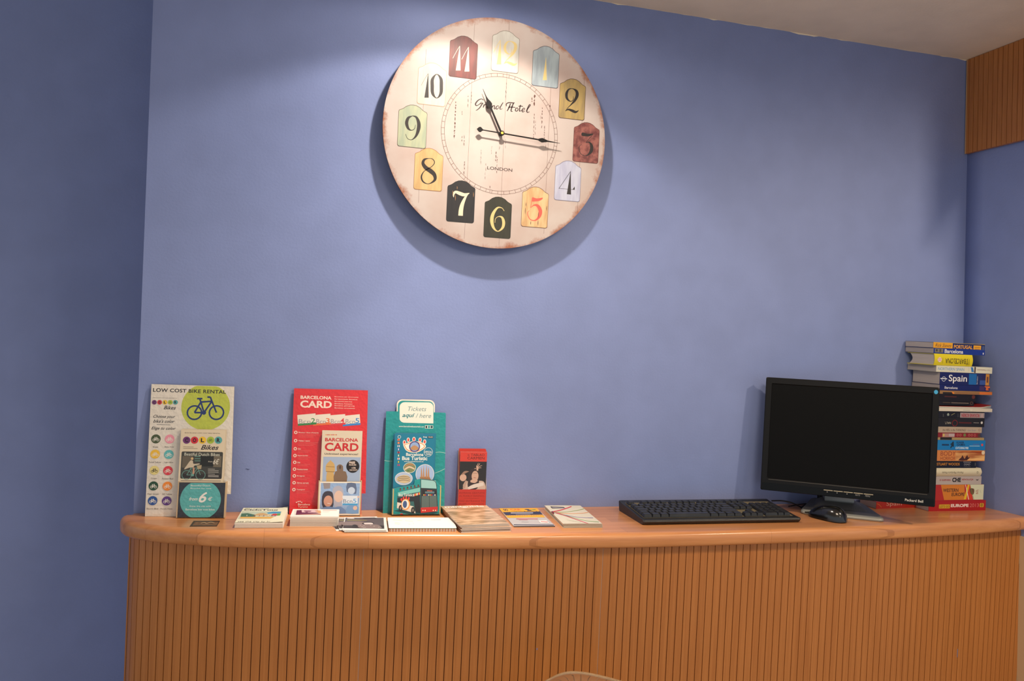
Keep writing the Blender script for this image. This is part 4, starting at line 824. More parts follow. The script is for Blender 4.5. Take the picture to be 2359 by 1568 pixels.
pr.rect(690, 1340, 890, 1372, noisy('card_brown', (84, 56, 38), (128, 92, 62), (60, 60, 60))); pr.stroke([(745, 1352, 3), (775, 1345, 5), (800, 1354, 3), (830, 1342, 4), (866, 1350, 3)], (190, 160, 120), 4); pr.line([(735, 1362), (850, 1364)], 2, (150, 120, 90))
tag(b.build('business_card', None, F), 'small dark brown business card lying in front of the bike rental display', 'card')

# ============================================================ KEYBOARD
F = frame((.868, -.209, ZT), -.6, 0); F = Matrix.Translation((.868, -.209, ZT)) @ Matrix.Rotation(math.radians(-.6), 4, 'Z')
kb = thing('keyboard', 'dusty black full-size computer keyboard on the counter, left of the monitor', 'keyboard', F)
KB = mat((30, 31, 33), .42, bump=.1, bscale=300); KEY = noisy('dusty_black_key', (27, 28, 31), (44, 44, 44), (40, 40, 40), 4, .38, .35, .75, .1); DUST = mat((104, 94, 70), .9)
b = MB(); w, d = .454, .166; hf, hb = .013, .027
def kz(y): return hf+(hb-hf)*y/d
prof = [(-.001, .004), (-.004, hf-.003), (0, hf), (.002, hf+.0005)]
sec = lambda x: [(x, .006, 0), (x, .001, .003), (x, -.003, hf-.004), (x, 0, hf), (x, .018, kz(.018)-.0015), (x, .150, kz(.150)-.0015), (x, d, hb), (x, d+.003, hb-.003), (x, d-.002, .003), (x, d-.006, 0)]
rows = [[(x, y+(.003 if x in (0, w) else 0)*(1 if y < d/2 else -1), z) for _, y, z in sec(x)] for x in (0, .004, w-.004, w)]
b.grid(rows, KB, True, smooth=False, flip=False); b.face(rows[0], KB); b.face(rows[-1][::-1], KB)
for x0, x1 in ((.010, .298), (.302, .362), (.366, .444)): b.face([(x0, .020, kz(.020)-.0011), (x1, .020, kz(.02)-.0011), (x1, .146, kz(.146)-.0011), (x0, .146, kz(.146)-.0011)], DUST)
b.build('keyboard_case', kb)
_k = {}
def key(x, y, wu, hu=1):
    p = .01885; k = (wu, hu)
    if k not in _k:
        b = MB(); W2, D2 = wu*p-.0012, hu*p*.985-.0012; t_ = .0027; ins = ((0, 0), (.0004, .002), (.0022, .0078), (.0034, .0085))
        rows = [[(i, i, z), (W2-i, i, z), (W2-i, D2-i*.8, z), (i, D2-i*.8, z)] for i, z in ins]
        b.grid(rows, KEY, True, smooth=False); b.face(rows[-1], KEY); o = b.build('key', kb); _k[k] = o
    else:
        o = _k[k].copy(); C.objects.link(o); o.parent = kb
    o.matrix_basis = T(x, y, kz(y)-.0008) @ Matrix.Rotation(math.atan((hb-hf)/d), 4, 'X')
p = .01885; X0 = .0115; Y = [.0215+i*p*.985 for i in range(5)]+[.0215+5*p*.985+.009]
def rowk(y, spec, x=X0):
    for s_ in spec:
        if s_ > 0: key(x, y, s_)
        x += abs(s_)*p
rowk(Y[0], [1.25, 1.25, 1.25, 6.25, 1.25, 1.25, 1.25, 1.25]); rowk(Y[1], [1.25]+[1]*11+[2.75]); rowk(Y[2], [1.75]+[1]*11+[2.25]); rowk(Y[3], [1.5]+[1]*12+[1.5]); rowk(Y[4], [1]*13+[2]); rowk(Y[5], [1, -1, 1, 1, 1, 1, -.5, 1, 1, 1, 1, -.5, 1, 1, 1, 1])
XN = X0+15*p+.0055; rowk(Y[0], [1, 1, 1], XN); key(XN+p, Y[1], 1); rowk(Y[3], [1, 1, 1], XN); rowk(Y[4], [1, 1, 1], XN); rowk(Y[5], [1, 1, 1], XN)
XP = XN+3*p+.0055; rowk(Y[0], [2, 1], XP); rowk(Y[1], [1, 1, 1], XP); rowk(Y[2], [1, 1, 1], XP); rowk(Y[3], [1, 1, 1], XP); rowk(Y[4], [1, 1, 1, 1], XP); key(XP+3*p, Y[0], 1, 2); key(XP+3*p, Y[2], 1, 2)
b = MB(); FI = F.inverted(); wp = [on_z(1778, 1153, ZT+.024), on_z(1800, 1153, ZT+.023), on_z(1822, 1157, ZT+.020), on_z(1838, 1164, ZT+.010), on_z(1850, 1169, ZT+.003), on_z(1868, 1166, ZT+.003), on_z(1880, 1160, ZT+.004)]
b.tube([FI @ p_ for p_ in cr(wp, 5)], .0021, BLACK, 8); b.build('cable', kb)

# ============================================================ MOUSE
mc = Vector((1.4285, -.182, ZT)); F = Matrix.Translation(mc) @ Matrix.Rotation(math.radians(24), 4, 'Z')
ms = thing('mouse', 'glossy black computer mouse in front of the silver monitor foot', 'mouse', F)
MG = mat((14, 15, 16), .16, coat=.6)
L_, Wd, H_ = .108, .060, .036
b = MB(); rows = []; n = 22
for i in range(n+1):
    u = i/n; s_ = -1+2*u; wx = Wd/2*(max(0, 1-abs(s_)**3))**.5*(1-.05*s_); yc = s_*L_/2
    hz = H_*(max(0, 1-abs(s_)**2.4))**.5*(1-.25*s_)*(1 if s_ < 0 else .92+.08*(1-s_)); row = []
    for j in range(17):
        a = PI*j/16; cx, sz = math.cos(a), math.sin(a); row.append((wx*math.copysign(abs(cx)**.8, cx), yc, .002+hz*sz**.85))
    rows.append(row)
b.grid(rows, MG, flip=False); b.face([(r[0][0], r[0][1], .0015) for r in rows]+[(r[-1][0], r[-1][1], .0015) for r in rows[::-1]], BLACK)
b.build('mouse_shell', ms)
b = MB(); f = [(x, y, z+.0004) for x, y, z in []]
pts = [(rows[k][8][0], rows[k][8][1], rows[k][8][2]+.0002) for k in range(12, 22)]; b.tube(pts, .0006, mat((4, 4, 4), .8), 6); pts = [(rows[12][j][0], rows[12][j][1], rows[12][j][2]+.0002) for j in range(3, 14)]; b.tube(pts, .0006, mat((4, 4, 4), .8), 6); b.build('button_seam', ms)
b = MB(); b.tube([(-.0035, .031, .0235), (.0035, .031, .0235)], .0085, mat((36, 36, 38), .6), 16); b.build('scroll_wheel', ms)
b = MB(); FI = F.inverted(); wp = [F @ Vector((0, .053, .008)), F @ Vector((-.004, .066, .006)), on_z(1850, 1172, ZT+.003), on_z(1846, 1168, ZT+.003), on_z(1856, 1160, ZT+.004), Vector((1.40, -.045, ZT+.004))]
b.tube([FI @ p_ for p_ in cr(wp, 6)], .0019, BLACK, 8); b.build('cable', ms)

# ============================================================ MONITOR
ang = 33; mw, mh = .4445, .3185
FM = frame((1.2885, -.0690, 1.1590), -ang, 4.0)
base_c = Vector((1.515, -.118, ZT)); FB = Matrix.Translation(base_c) @ Matrix.Rotation(math.radians(-ang+2), 4, 'Z')
mon = thing('computer_monitor', 'black flat-screen monitor, switched off, on a silver foot in front of the pile of books', 'monitor', FB); MI = FB.inverted()
PB = mat((13, 12, 12), .40, spec=.25); GP = mat((7, 7, 7), .25, spec=.2); SILV = mat((150, 150, 142), .40, .25)
ML = MI @ FM
b = MB(); ob = rrect(0, mw, 0, mh, .004); bt, bs, bb_ = .0185, .018, .036
inn = rrect(bs, mw-bs, bb_, mh-bt, .001)
k = len(ob)
b.grid([[(x, 0, z) for x, z in ob], [(x, -.0012, z) for x, z in [(x+(.002 if x < mw/2 else -.002), z+(.002 if z < mh/2 else -.002)) for x, z in ob]], [(x, -.0012, z) for x, z in [(x+(-.002 if x < mw/2 else .002), z+(-.002 if z < mh/2 else .002)) for x, z in inn]], [(x, .0015, z) for x, z in inn]], PB, True, smooth=False, flip=True)
b.grid([[(x, 0, z) for x, z in ob], [(x, .018, z) for x, z in ob]], PB, True, smooth=False)
b.slab(rrect(.004, mw-.004, .0015, .021, .001), -.0022, -.0008, GP)
pr = QPrint(b, ((1724, 732), (1826, 742), (1824, 762), (1722, 752)), .0445, .0085, (0, 0, 1), -.0023, mw-.0735, .0078)
pr.text('Packard Bell', 1724, 734, 1825, 760, (200, 198, 190), .02)
pr = QPrint(b, ((0, 0), (100, 0), (100, 100), (0, 100)), mw, mh, (0, 0, 1), -.0013); pr.line([(4.5, 90.2), (95.5, 90.2)], .45, (74, 70, 62))
for i, s_ in enumerate(('.', '.', '.', 'AUTO', 'MENU')):
    x = 37.6+i*5.7
    if i > 2: pr.y = -.0023; pr.text(s_, x+1, 95.4, x+3.7, 97, (150, 150, 146))
    else: pr.y = -.0023; pr.disc(x+2, 96.2, .35, (150, 150, 146), n=6)
BZ = b.build('bezel', mon, ML)
b = MB(); b.box(bs-.001, mw-bs+.001, .0012, .004, bb_-.001, mh-bt+.001, mat((8, 8, 8), .45, spec=.12)); b.build('screen', mon, ML)
b = MB(); rows = []
for y, i in ((.018, 0), (.030, .010), (.042, .045), (.058, .10)): rows.append([(x, y, z) for x, z in rrect(i+.003, mw-i-.003, i*.7+.003, mh-i*.7-.003, .012)])
b.grid(rows, mat((20, 20, 21), .5), True, smooth=False); b.face([v for v in rows[-1]], mat((20, 20, 21), .5)); b.build('rear_casing', mon, ML)
b0 = None
for i in range(5):
    b = MB(); b.box(.1665+i*.0255, .1665+i*.0255+.0238, -.0045, 0, .0155, .0178, mat((168, 158, 134), .35, .4), .0006); b.build('control_button', BZ)
b = MB(); sc_ = [(.0052*math.cos(2*PI*i/7)*1.0, .0060*math.sin(2*PI*i/7)) for i in range(7)]; b.slab([(mw-.0092+x, mh-.0125+z) for x, z in sc_], -.0016, -.0011, mat((60, 160, 206), .4)); b.build('round_sticker', BZ, label='light blue sticker')
# foot
def ring_(hx, y0, y1, z, r, tx=0): return [(x, y, z) for x, y in rrect(-hx, hx, y0, y1, r, 5)]
b = MB(); LB = .0
def trap(hw_f, hw_b, y0, y1, z, r=.018):
    o = rrect(-1, 1, 0, 1, 0); pts = []
    for x, y in rrect(-hw_f, hw_f, y0, y1, r, 5):
        t_ = (y-y0)/(y1-y0); k_ = 1+(hw_b/hw_f-1)*t_; pts.append((x*k_, y, z(t_) if callable(z) else z))
    return pts
fy, by = -.070, .085
rows = [trap(.108, .068, fy+.003, by, 0), trap(.112, .072, fy, by+.002, lambda t_: .003), trap(.111, .071, fy+.003, by, lambda t_: .0085+.006*t_), trap(.105, .068, fy+.014, by-.004, lambda t_: .0115+.010*t_)]
b.grid(rows, SILV, True, smooth=True, flip=False); b.face(rows[0][::-1], SILV)
b.face(rows[-1], mat((100, 98, 94), .42, .2)); FT = b.build('foot', mon)
b = MB(); G2 = mat((104, 102, 98), .42, .2); rows = [trap(.074, .056, fy+.052, by-.012, lambda t_: .0135+.009*t_, .010), trap(.060, .046, fy+.070, by-.022, lambda t_: .024+.006*t_, .008), trap(.040, .036, fy+.086, by-.03, lambda t_: .030+.004*t_, .006)]
b.grid(rows, G2, True, smooth=False); b.face(rows[-1], G2); b.build('foot_slope', FT, label='darker grey raised middle of the foot')
b = MB(); b.box(-.040, .040, .012, .046, .028, .16, mat((150, 152, 150), .35, .2), .004); b.box(-.041, .041, .010, .048, .044, .050, mat((70, 72, 74), .4, .4)); b.build('stand_neck', mon)
for pts, r in (([(1887, 1138, .075), (1886, 1146, .055), (1880, 1160, .02), (1876, 1170, .004), (1871, 1173, .003), (1864, 1169, .003)], .0032), ([(1920, 1145, .07), (1905, 1148, .05), (1888, 1158, .02), (1878, 1168, .004), (1868, 1167, .003), (1856, 1161, .003)], .0030)):
    b = MB(); b.tube([MI @ on_y(x, y, -.035 if z > .01 else -.045) if z > .01 else MI @ (lambda p_: Vector((p_.x, min(-.006, p_.y), ZT+.0035)))(on_z(x, y, ZT+.003)) for x, y, z in pts] if False else [MI @ Vector(p_) for p_ in cr([(on_y(x, y, -.03).x, -.03-.0*z, max(ZT+.0038, on_y(x, y, -.03).z)) for x, y, z in pts], 5)], r, BLACK, 8); b.build('cable', mon)
b = MB(); c0 = on_y(1889, 1142, -.03); b.tube([MI @ (c0+Vector((0, 0, .02))), MI @ (c0+Vector((0, 0, -.008)))], [.009, .0075], BLACK, 10); b.build('cable_plug', mon)

# ============================================================ BOOKS
YS = -.118
def bz(y):
    z = on_y(2210, y, YS).z; return max(ZT, z-.0095*(1-(z-1.110)/.49))
GREY = [mat(c, .85) for c in ((158, 146, 138), (146, 134, 128), (172, 160, 152), (150, 140, 134))]
def page_mat(i):
    k = 'pages%d' % (i % 4)
    if k not in _t: _t[k] = noisy('page_edges_%d' % (i % 4), [(172, 160, 152), (160, 148, 142), (182, 170, 162), (164, 154, 148)][i % 4], [(204, 194, 186), (192, 182, 176), (216, 206, 196), (198, 190, 184)][i % 4], (2, 3, 900), 2, .85)
    return _t[k]
books = []
def book(label, y0, y1, xl, xr, cover, art=None, crop=C6, depth=.112, hard=False, name='book', pages=None, yaw=0., round_=0., group='guidebooks and novels piled in the corner', soft=False):
    """y0,y1 = top and bottom of the spine, xl,xr = its ends on the survey sheet"""
    i = len(books); zb, zt = bz(y1), bz(y0); X0 = on_y(xl, (y0+y1)/2, YS).x; X1 = min(on_y(xr, (y0+y1)/2, YS).x, XR(zb)-.004); Ln = X1-X0; h = zt-zb-.0004
    Fb = T(X0, YS, zb) @ Matrix.Rotation(math.radians(yaw), 4, 'Z'); r = thing(name, label, 'book', Fb, group)
    cm = mat(cover, .32, coat=.3); b = MB(); t_ = .0016 if hard else .0006; ov = .003 if hard else 0
    if round_ or hard:
        sp = [( -round_*math.cos(PI*(j/8-.5)), h*j/8) for j in range(9)]
        b.grid([[(x, y, z) for y, z in sp] for x in (0, Ln)], cm, flip=True); b.grid([[(x, y+t_, z) for y, z in sp] for x in (0, Ln)], cm)
        for x, fl in ((0, 1), (Ln, 0)): b.grid([[(x, y, z) for y, z in sp], [(x, y+t_, z) for y, z in sp]], cm, flip=bool(fl))
    else: b.box(0, Ln, 0, t_, 0, h, cm)
    b.box(0, Ln, t_*.5, depth, 0, t_, cm); b.box(0, Ln, t_*.5, depth, h-t_, h, cm)
    if art:
        pr = QPrint(b, tuple(((x-crop[0])*crop[2], (y-crop[1])*crop[2]) for x, y in ((xl, y0), (xr, y0), (xr, y1), (xl, y1))), Ln, h, crop, -round_-.0001 if round_ else 0.)
        pr.coat = .2; art(pr)
    b.build('cover', r)
    b = MB(); pm = pages or page_mat(i)
    if hard:                                              # block set in from the boards, hollow fore-edge curve at the ends
        rows = [[(ov, y, z) for y, z in ((t_+.0, t_), (depth-.004-.010, t_), (depth-.004-.010, h-t_), (t_, h-t_))], [(Ln-ov, y, z) for y, z in ((t_, t_), (depth-.014, t_), (depth-.014, h-t_), (t_, h-t_))]]
        fe = [(depth-.006-.012*math.sin(PI*j/6), t_+(h-2*t_)*j/6) for j in range(7)]; sc2 = [(t_-round_*.8*math.sin(PI*j/6), h-t_-(h-2*t_)*j/6) for j in range(7)]
        loop = fe+sc2; b.grid([[(x, y, z) for y, z in loop] for x in (ov, Ln-ov)], pm, True, smooth=False); b.face([(ov, y, z) for y, z in loop], pm); b.face([(Ln-ov, y, z) for y, z in loop[::-1]], pm)
    else: b.box(.0006, Ln-.0006, t_, depth-.0008, t_, h-t_, pm)
    b.build('page_block', r); books.append(r); return r
def txt(p, *a, **k): p.text(*a, **k)
# crop-6 coordinates for the upper books, crop-7 for the lower ones
def a1(p):
    p.rect(955, 148, 1283, 243, (226, 162, 34)); p.text('Rick Steves', 990, 168, 1262, 226, (40, 32, 40), 0, .4); p.text('PORTUGAL', 1305, 178, 1622, 240, (226, 160, 60), .03); p.rect(1640, 172, 1770, 262, (226, 162, 34)); p.line([(1660, 205), (1752, 205)], 10, (150, 100, 40)); p.line([(1660, 235), (1752, 235)], 10, (150, 100, 40)); p.rect(1790, 180, 1825, 250, (70, 86, 130)); p.line([(955, 148), (1870, 150)], 5, (226, 190, 40))
book('blue and yellow PORTUGAL guidebook, topmost of the corner pile', 790, 803, 2150, 2269, (26, 44, 98), a1)
def a2(p):
    p.rect(985, 252, 1125, 320, (120, 116, 104)); p.rect(1000, 262, 1030, 300, (60, 60, 60)); p.rect(1060, 258, 1090, 310, (76, 74, 70)); p.text('Barcelona', 1148, 256, 1462, 322, (228, 228, 226), .02); p.disc(1808, 300, 9, (228, 228, 226)); p.disc(1808, 316, 6, (228, 228, 226))
book('dark blue Barcelona guidebook with white title, directly below the PORTUGAL guide', 803, 815.5, 2151, 2269, (24, 52, 140), a2, depth=.114)
def a3(p):
    p.disc(1048, 435, 34, (236, 226, 220)); 
    for y in (412, 432, 452): p.line([(1020, y), (1078, y)], 7, (206, 60, 66))
    p.text('BARCELONA', 1145, 405, 1490, 488, (40, 36, 26), .0, rot=180); p.text('GUIA', 1500, 400, 1532, 505, (60, 54, 30), .01, rot=90); p.line([(1552, 405), (1552, 505)], 6, (120, 110, 30)); p.line([(1100, 400), (1100, 495)], 4, (110, 100, 40))
book('bright yellow hardback guide with upside-down BARCELONA title, third from the top', 815.5, 842, 2151, 2239, (222, 204, 26), a3, depth=.105, hard=True, round_=.004)
def a4(p):
    p.text('NORTHERN SPAIN', 1040, 560, 1480, 610, (96, 150, 196), .006); p.poly([(1590, 540), (1625, 540), (1650, 622), (1605, 622)], (60, 120, 180)); p.rect(1652, 532, 1675, 635, (56, 30, 34)); p.text('CADOGAN', 1698, 568, 1832, 588, (110, 60, 70), .02); p.text('guides', 1834, 568, 1925, 592, (140, 110, 110)); p.line([(1555, 550), (1558, 610)], 6, (190, 190, 180))
book('white NORTHERN SPAIN guidebook with pale blue letters, below the yellow hardback', 842, 856.5, 2157, 2286, (216, 214, 192), a4, depth=.116)
def a5(p):
    p.rect(1560, 650, 1690, 832, (20, 100, 168)); p.rect(1690, 650, 1850, 832, (28, 40, 92)); p.rect(1750, 755, 1850, 830, (50, 80, 150)); p.rect(1780, 660, 1840, 740, (30, 30, 84)); p.rect(1848, 645, 1918, 838, (196, 134, 50)); p.rect(1865, 690, 1895, 790, (110, 60, 40)); p.ring(1137, 752, 34, 6, (214, 220, 228), 20); p.line([(1080, 745), (1192, 748)], 16, (214, 220, 228)); p.text('Spain', 1218, 676, 1528, 822, (232, 232, 230), .012); p.text('Barcelona', 1695, 690, 1712, 822, (200, 206, 216), 0, rot=90)
book('thick dark blue Spain guidebook with large white title, below the NORTHERN SPAIN guide', 856.5, 884.5, 2165, 2279, (22, 32, 92), a5, depth=.108)
def a6(p):
    p.text('Barcelona', 1150, 872, 1370, 914, (214, 216, 224), .015); p.rect(1740, 850, 1830, 925, (60, 40, 90)); p.poly([(1825, 850), (1915, 850), (1915, 880), (1880, 895), (1915, 915), (1850, 920), (1855, 880)], (206, 100, 40), 2)
book('slim navy Barcelona guidebook with an orange spine end, just above the monitor top edge', 884.5, 897.5, 2165, 2280, (20, 32, 96), a6, depth=.112)
def a7(p):
    p.rect(1120, 968, 1300, 1000, (36, 28, 24)); p.poly([(1265, 960), (1300, 962), (1320, 985), (1290, 998)], (222, 130, 40)); p.rect(1740, 950, 1955, 992, (204, 106, 40)); p.rect(1330, 962, 1740, 1000, (140, 100, 62))
book('thin tan and orange booklet sticking out under the slim navy Barcelona guide', 897.5, 905.5, 2162, 2286, (150, 112, 70), a7, depth=.114)
def a8(p):
    p.line([(1148, 1040), (1352, 1043)], 20, (74, 28, 22)); p.disc(1640, 1037, 28, (92, 36, 26))
book('black novel with a small red spine emblem, below the thin orange booklet', 905.5, 921.5, 2150, 2248, (24, 18, 18), a8, depth=.105)
def a9(p):
    p.line([(1120, 1140), (1245, 1142)], 10, (86, 70, 54)); p.line([(1262, 1142), (1560, 1145)], 14, (110, 96, 84)); p.ring(1608, 1142, 22, 5, (120, 80, 60), 14)
book('black paperback with small faded lettering, resting on the curled magazine', 921.5, 931, 2150, 2244, (22, 18, 18), a9, depth=.105)
# curled magazine
zb, zt = bz(936.5), bz(931.2); X0 = on_y(2158, 934, YS).x; X1 = on_y(2283, 934, YS).x; b = MB(); n = 16
fz = lambda u: .0085*max(0, (u-.80)/.20)**1.5 if u < .97 else .0085*((.97-.8)/.2)**1.5-.02*(u-.97)
for k_, (za, m_) in enumerate(((0, mat((206, 196, 176), .6)), (.0012, mat((190, 200, 196), .6)), (.0024, mat((206, 196, 176), .6)), (.0036, mat((150, 34, 26), .4)))):
    L_ = X1-X0; us = [i/n for i in range(n+1)]
    top = [[(L_*u, y, za+.0011+fz(u)*(k_+1)/4) for u in us] for y in (0, .114)]; bot = [[(L_*u, y, za+fz(u)*(k_+1)/4) for u in us] for y in (0, .114)]
    b.grid(top, m_); b.grid(bot, m_, flip=True); b.grid([bot[0], top[0]], m_, smooth=False); b.grid([top[1], bot[1]], m_, smooth=False); b.face([bot[0][-1], bot[1][-1], top[1][-1], top[0][-1]], m_)
tag(b.build('magazine', None, T(X0, YS, zb)), 'red-covered magazine with its right corner curling up, in the middle of the pile of books', 'magazine', 'guidebooks and novels piled in the corner')
def a11(p): p.line([(1460, 1262), (1580, 1264)], 14, (176, 180, 170)); p.rect(1620, 1236, 1950, 1282, (206, 198, 180))
book('plain cream white booklet directly under the curled red magazine', 936.5, 944.3, 2158, 2286, (214, 206, 188), a11, depth=.114)
def a12(p):
    p.poly([(1190, 1330), (1215, 1315), (1230, 1350), (1200, 1362)], (140, 150, 140), 2); p.line([(1260, 1350), (1320, 1315)], 8, (140, 136, 96)); p.rect(1412, 1302, 1832, 1388, (156, 142, 142)); p.text('ROXANE KOREN', 1435, 1318, 1742, 1378, (156, 40, 56), .03, rot=180); p.rect(1780, 1315, 1796, 1375, (190, 160, 160)); p.line([(1125, 1330), (1130, 1380)], 16, (70, 70, 70)); p.line([(1375, 1320), (1378, 1385)], 14, (60, 60, 62))
book('black and pinkish grey paperback with red upside-down capitals, below the cream booklet', 944.3, 958.7, 2150, 2268, (22, 22, 28), a12, depth=.105)
def a13(p):
    p.text('HALT.', 1152, 1462, 1255, 1497, (170, 160, 140), .01, rot=180); p.ring(1322, 1480, 46, 9, (120, 24, 22), 16); p.line([(1390, 1470), (1605, 1474)], 22, (84, 26, 24)); p.disc(1782, 1466, 18, (206, 204, 196)); p.line([(1640, 1468), (1735, 1470)], 8, (150, 146, 140))
book('black paperback with white dot and red ring on spine, below the pinkish grey one', 958.7, 979, 2150, 2268, (30, 28, 28), a13, depth=.110)
def a14(p):
    p.text('the HELL is the THINKING?', 1080, 98, 1462, 134, (60, 48, 44), 0, .2); p.text('Gott Essen', 1488, 102, 1625, 130, (110, 120, 136), 0, .2); p.ring(1685, 110, 17, 4, (120, 84, 70), 12)
book('light beige paperback with small dark italic lettering, in the middle of the pile', 979, 992.3, 2150, 2262, (178, 160, 138), a14, C7, depth=.108)
def a15(p):
    p.rect(1075, 170, 1180, 232, (170, 130, 120)); p.rect(1180, 172, 1275, 228, (178, 160, 160)); p.rect(1085, 178, 1110, 222, (206, 180, 90)); p.disc(1440, 195, 22, (110, 120, 60)); 
    for x in (1325, 1370, 1515, 1560, 1610): p.ring(x, 196, 17, 5, (196, 120, 100), 10)
    p.rect(1660, 170, 1720, 228, (84, 54, 40))
book('thin crimson paperback with patterned grey end, below the light beige one', 992.3, 1003, 2150, 2258, (132, 30, 34), a15, C7, depth=.106)
def a16(p): p.rect(1040, 236, 1230, 275, (26, 24, 22))
book('very thin tan booklet with a black corner, lying on the bright blue novel', 1003, 1009, 2150, 2267, (164, 140, 92), a16, C7, depth=.112)
def a17(p):
    p.line([(1068, 355), (1182, 356)], 26, (16, 50, 90)); p.poly([(1240, 300), (1256, 300), (1262, 350), (1262, 388), (1236, 380), (1218, 410), (1204, 404), (1222, 360), (1202, 345), (1225, 325)], (16, 44, 66)); p.text('HUNGER', 1302, 298, 1428, 334, (14, 46, 84), .03); p.text('GAMES', 1308, 338, 1446, 368, (14, 46, 84), .03); p.text('CATCHING FIRE', 1290, 386, 1505, 424, (196, 220, 232), .03); p.line([(1520, 371), (1690, 371)], 8, (180, 210, 226)); p.line([(1575, 344), (1680, 342)], 6, (120, 90, 140)); p.disc(1730, 352, 17, (214, 70, 70))
book('bright blue CATCHING FIRE paperback, above the orange BODY HORROR book', 1009, 1031.8, 2150, 2270, (22, 120, 186), a17, C7, depth=.112)
FIRE = noisy('orange_fire_print', (150, 66, 24), (232, 180, 112), (9, 1, 60), 3, .35, .35, .62)
def a18(p):
    p.rect(1290, 455, 1780, 605, FIRE); p.text('BODY', 1046, 458, 1290, 530, (128, 44, 26), -.004); p.text('HORROR', 1046, 545, 1290, 600, (128, 44, 26), -.004); p.poly([(1340, 604), (1385, 560), (1405, 520), (1440, 580), (1480, 515), (1500, 560), (1530, 545), (1480, 604)], (66, 28, 16), 2); p.disc(1745, 478, 28, (222, 202, 168), n=12)
book('orange BODY HORROR paperback with a fiery spine and worn corner, below the bright blue novel', 1031.8, 1056.3, 2148, 2269, (206, 130, 66), a18, C7, depth=.112)
def a19(p): p.text('STUART WOODS', 985, 642, 1358, 686, (196, 128, 30), .02); p.text('DEAD', 1432, 652, 1532, 684, (150, 150, 156), 0); p.line([(1418, 630), (1545, 632)], 14, (120, 120, 126)); p.line([(1615, 640), (1618, 690)], 10, (90, 90, 94)); p.line([(1430, 703), (1540, 703)], 5, (90, 90, 94))
book('black STUART WOODS paperback with gold letters, below the orange BODY HORROR book', 1056.3, 1072, 2148, 2249, (16, 20, 34), a19, C7, depth=.104)
def a20(p): p.text('Petros Markaris Finale', 1050, 780, 1400, 812, (110, 100, 84), 0, .3, rot=180); p.ring(1632, 792, 14, 4, (80, 70, 60), 10)
book('cream hardback with a rounded plain spine, above the grey CHE book', 1072, 1090.5, 2148, 2259, (208, 200, 170), a20, C7, depth=.108, hard=True, round_=.005)
def a21(p): p.text('O GUEVARA', 1030, 905, 1212, 934, (150, 28, 34), .03); p.text('CHE', 1236, 880, 1378, 954, (28, 24, 26), .05); p.text('REWOLUCJA', 1396, 900, 1584, 932, (150, 28, 34), .03); p.poly([(1625, 905), (1650, 918), (1672, 900), (1660, 930), (1640, 930)], (40, 34, 36))
book('light grey book with bold black CHE on its spine, above WESTERN EUROPE', 1090.5, 1109.5, 2148, 2261, (178, 168, 162), a21, C7, depth=.110)
def a22(p):
    p.poly([(1045, 990), (1430, 990), (1450, 1240), (1110, 1240)], (206, 124, 38)); p.text('WESTERN', 1085, 1055, 1335, 1112, (52, 30, 22), .02, .0); p.text('EUROPE', 1228, 1125, 1436, 1180, (52, 30, 22), .02); p.poly([(1430, 990), (1520, 990), (1580, 1240), (1440, 1240), (1500, 1120)], (206, 60, 34)); p.poly([(1485, 990), (1515, 990), (1470, 1235), (1432, 1235)], (222, 186, 34)); p.poly([(1442, 990), (1450, 990), (1520, 1238), (1508, 1238)], (232, 222, 206)); p.poly([(1520, 990), (1770, 990), (1770, 1240), (1590, 1240)], (206, 210, 180)); p.poly([(1520, 1060), (1590, 1062), (1598, 1120), (1580, 1160), (1540, 1140)], (104, 74, 50), 2); p.text("'09", 1622, 1075, 1666, 1150, (150, 44, 46), 0, rot=-90); p.line([(1524, 1000), (1600, 1238)], 5, (120, 150, 60)); p.line([(1690, 1080), (1710, 1130)], 8, (180, 184, 166))
book('thick orange and white WESTERN EUROPE guidebook, second from the bottom of the pile', 1109.5, 1145.5, 2148, 2266, (176, 40, 34), a22, C7, depth=.110)
def a23(p):
    p.rect(1020, 1318, 1198, 1390, (206, 164, 40), .002); p.text("LET'S GO", 1032, 1336, 1190, 1376, (130, 74, 20), .01); p.text('EUROPE', 1212, 1312, 1504, 1372, (232, 214, 206), .05); p.text('2013', 1524, 1308, 1672, 1374, (214, 130, 120), -.005); p.rect(1688, 1304, 1756, 1378, (206, 164, 40), .003); p.disc(1722, 1340, 24, (160, 120, 30), n=10)
book('red EUROPE 2013 guidebook, bottom of the pile on the wooden counter', 1145.5, 1172, 2140, 2271, (168, 26, 30), a23, C7, depth=.112)
# red Spain book lying beside the pile, behind the monitor foot
Xl, Xr = 1.672, 1.825; Fb = T(Xl, -.078, ZT) @ Matrix.Rotation(math.radians(4), 4, 'Z'); r = thing('book', 'red Spain guidebook lying on the counter behind the monitor foot, left of the pile', 'book', Fb)
b = MB(); cm = mat((176, 40, 28), .35, coat=.3); w = Xr-Xl; b.box(0, w, 0, .0008, 0, .021, cm); b.box(0, w, .0005, .066, 0, .0008, cm); b.box(0, w, .0005, .066, .0202, .021, cm)
pr = QPrint(b, ((0, 1280), (770, 1340), (770, 1400), (0, 1430)), w, .021, C7, 0)
pr.text('Spain', 190, 1300, 480, 1392, (206, 160, 140), 0); pr.stroke([(5, 1320, 8), (50, 1340, 9), (100, 1400, 7)], (214, 130, 50), 4); b.build('cover', r)
b = MB(); b.box(.0005, w-.0005, .0008, .065, .0008, .0202, page_mat(2)); b.build('page_block', r)

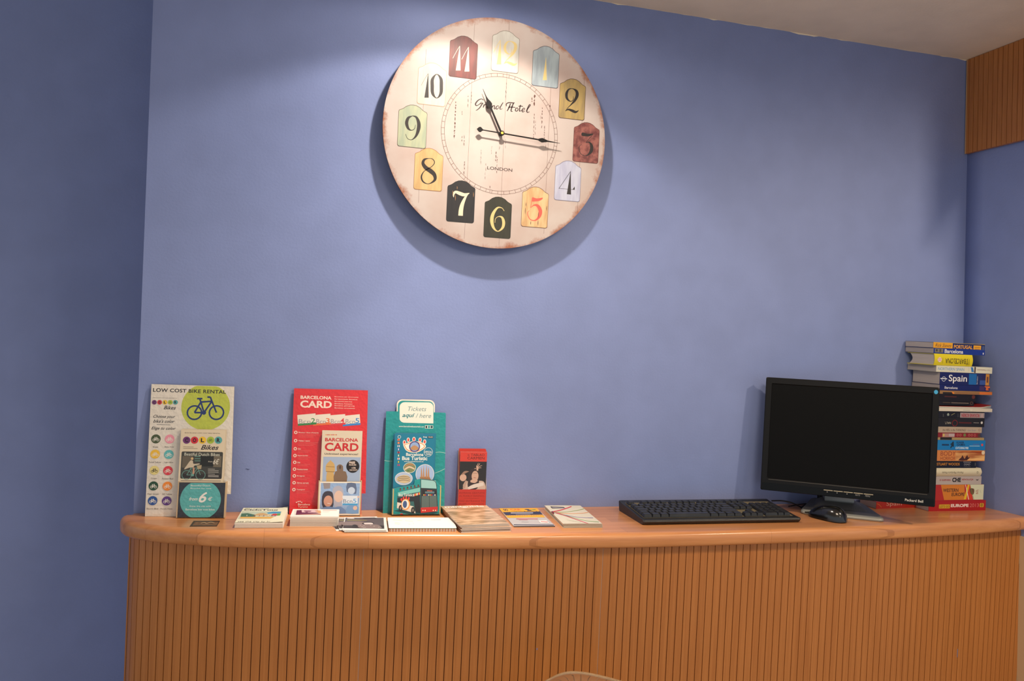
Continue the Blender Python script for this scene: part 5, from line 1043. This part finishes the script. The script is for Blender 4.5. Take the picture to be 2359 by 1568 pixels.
# ============================================================ CLEAR CHAIR
FC = frame((.618, -.44, .801), -14, -8)
CL = mat((246, 232, 206), .05, trans=.90, ior=1.24)
ch = thing('chair', 'clear plastic chair before the counter, only its rounded back top in view', 'chair', Matrix.Translation((.66, -.44, 0))); CIv = ch.matrix_basis.inverted()
b = MB(); ol = [(-.19, -.28), (-.19, -.16), (-.155, -.07), (-.105, -.022), (-.06, .016), (-.025, .037), (.01, .0405), (.05, .033), (.10, .016), (.15, -.008), (.19, -.05), (.205, -.12), (.20, -.20), (.19, -.28)]
oc = [(p_.x, p_.y) for p_ in cr([(x, z, 0) for x, z in ol], 5)]
def bow(x, z): return .05*(x/.2)**2
rows = [[(x*s_, bow(x*s_, z)+o_, (z+.14)*s_-.14) for x, z in oc] for s_, o_ in ((1, 0), (1, .010), (.90, .010), (.88, .004))]
b.grid(rows, CL, smooth=True); inr = rows[-1]; c_ = (0, .0, -.16)
b.grid([inr, [(x*.5, bow(x*.5, z)+.002, (z+.14)*.5-.16) for x, z in oc], [(x*.03, .002, -.16+z*.02) for x, z in oc]], CL)
b.grid([rows[0], [(x*.88, bow(x*.88, z), (z+.14)*.88-.14) for x, z in oc], [(x*.5, bow(x*.5, z)-.002, (z+.14)*.5-.16) for x, z in oc], [(x*.03, -.003, -.16+z*.02) for x, z in oc]], CL, flip=True)
b.build('backrest', ch, CIv @ FC)
b = MB(); b.slab(rrect(-.20, .20, -.40, .0, .05), -.022, 0, CL); b.build('seat', ch, Matrix.Translation((0, .02, .44)) @ Matrix.Rotation(PI/2*0, 4, 'Z') @ Matrix.Rotation(-PI/2, 4, 'X') @ Matrix.Rotation(0, 4, 'Z'))
for sx, sy in ((-.17, -.36), (.17, -.36), (-.17, -.02), (.17, -.02)):
    b = MB(); b.tube([(sx, sy+.02, .44), (sx*1.08, sy*1.05+.02, 0)], [.018, .012], CL, 12); b.build('leg', ch)
b = MB()
for sx in (-.17, .17): b.tube([(sx, 0.0, .43), (sx*1.1, -.005, .60)], .014, CL, 10)
b.build('back_support', ch)
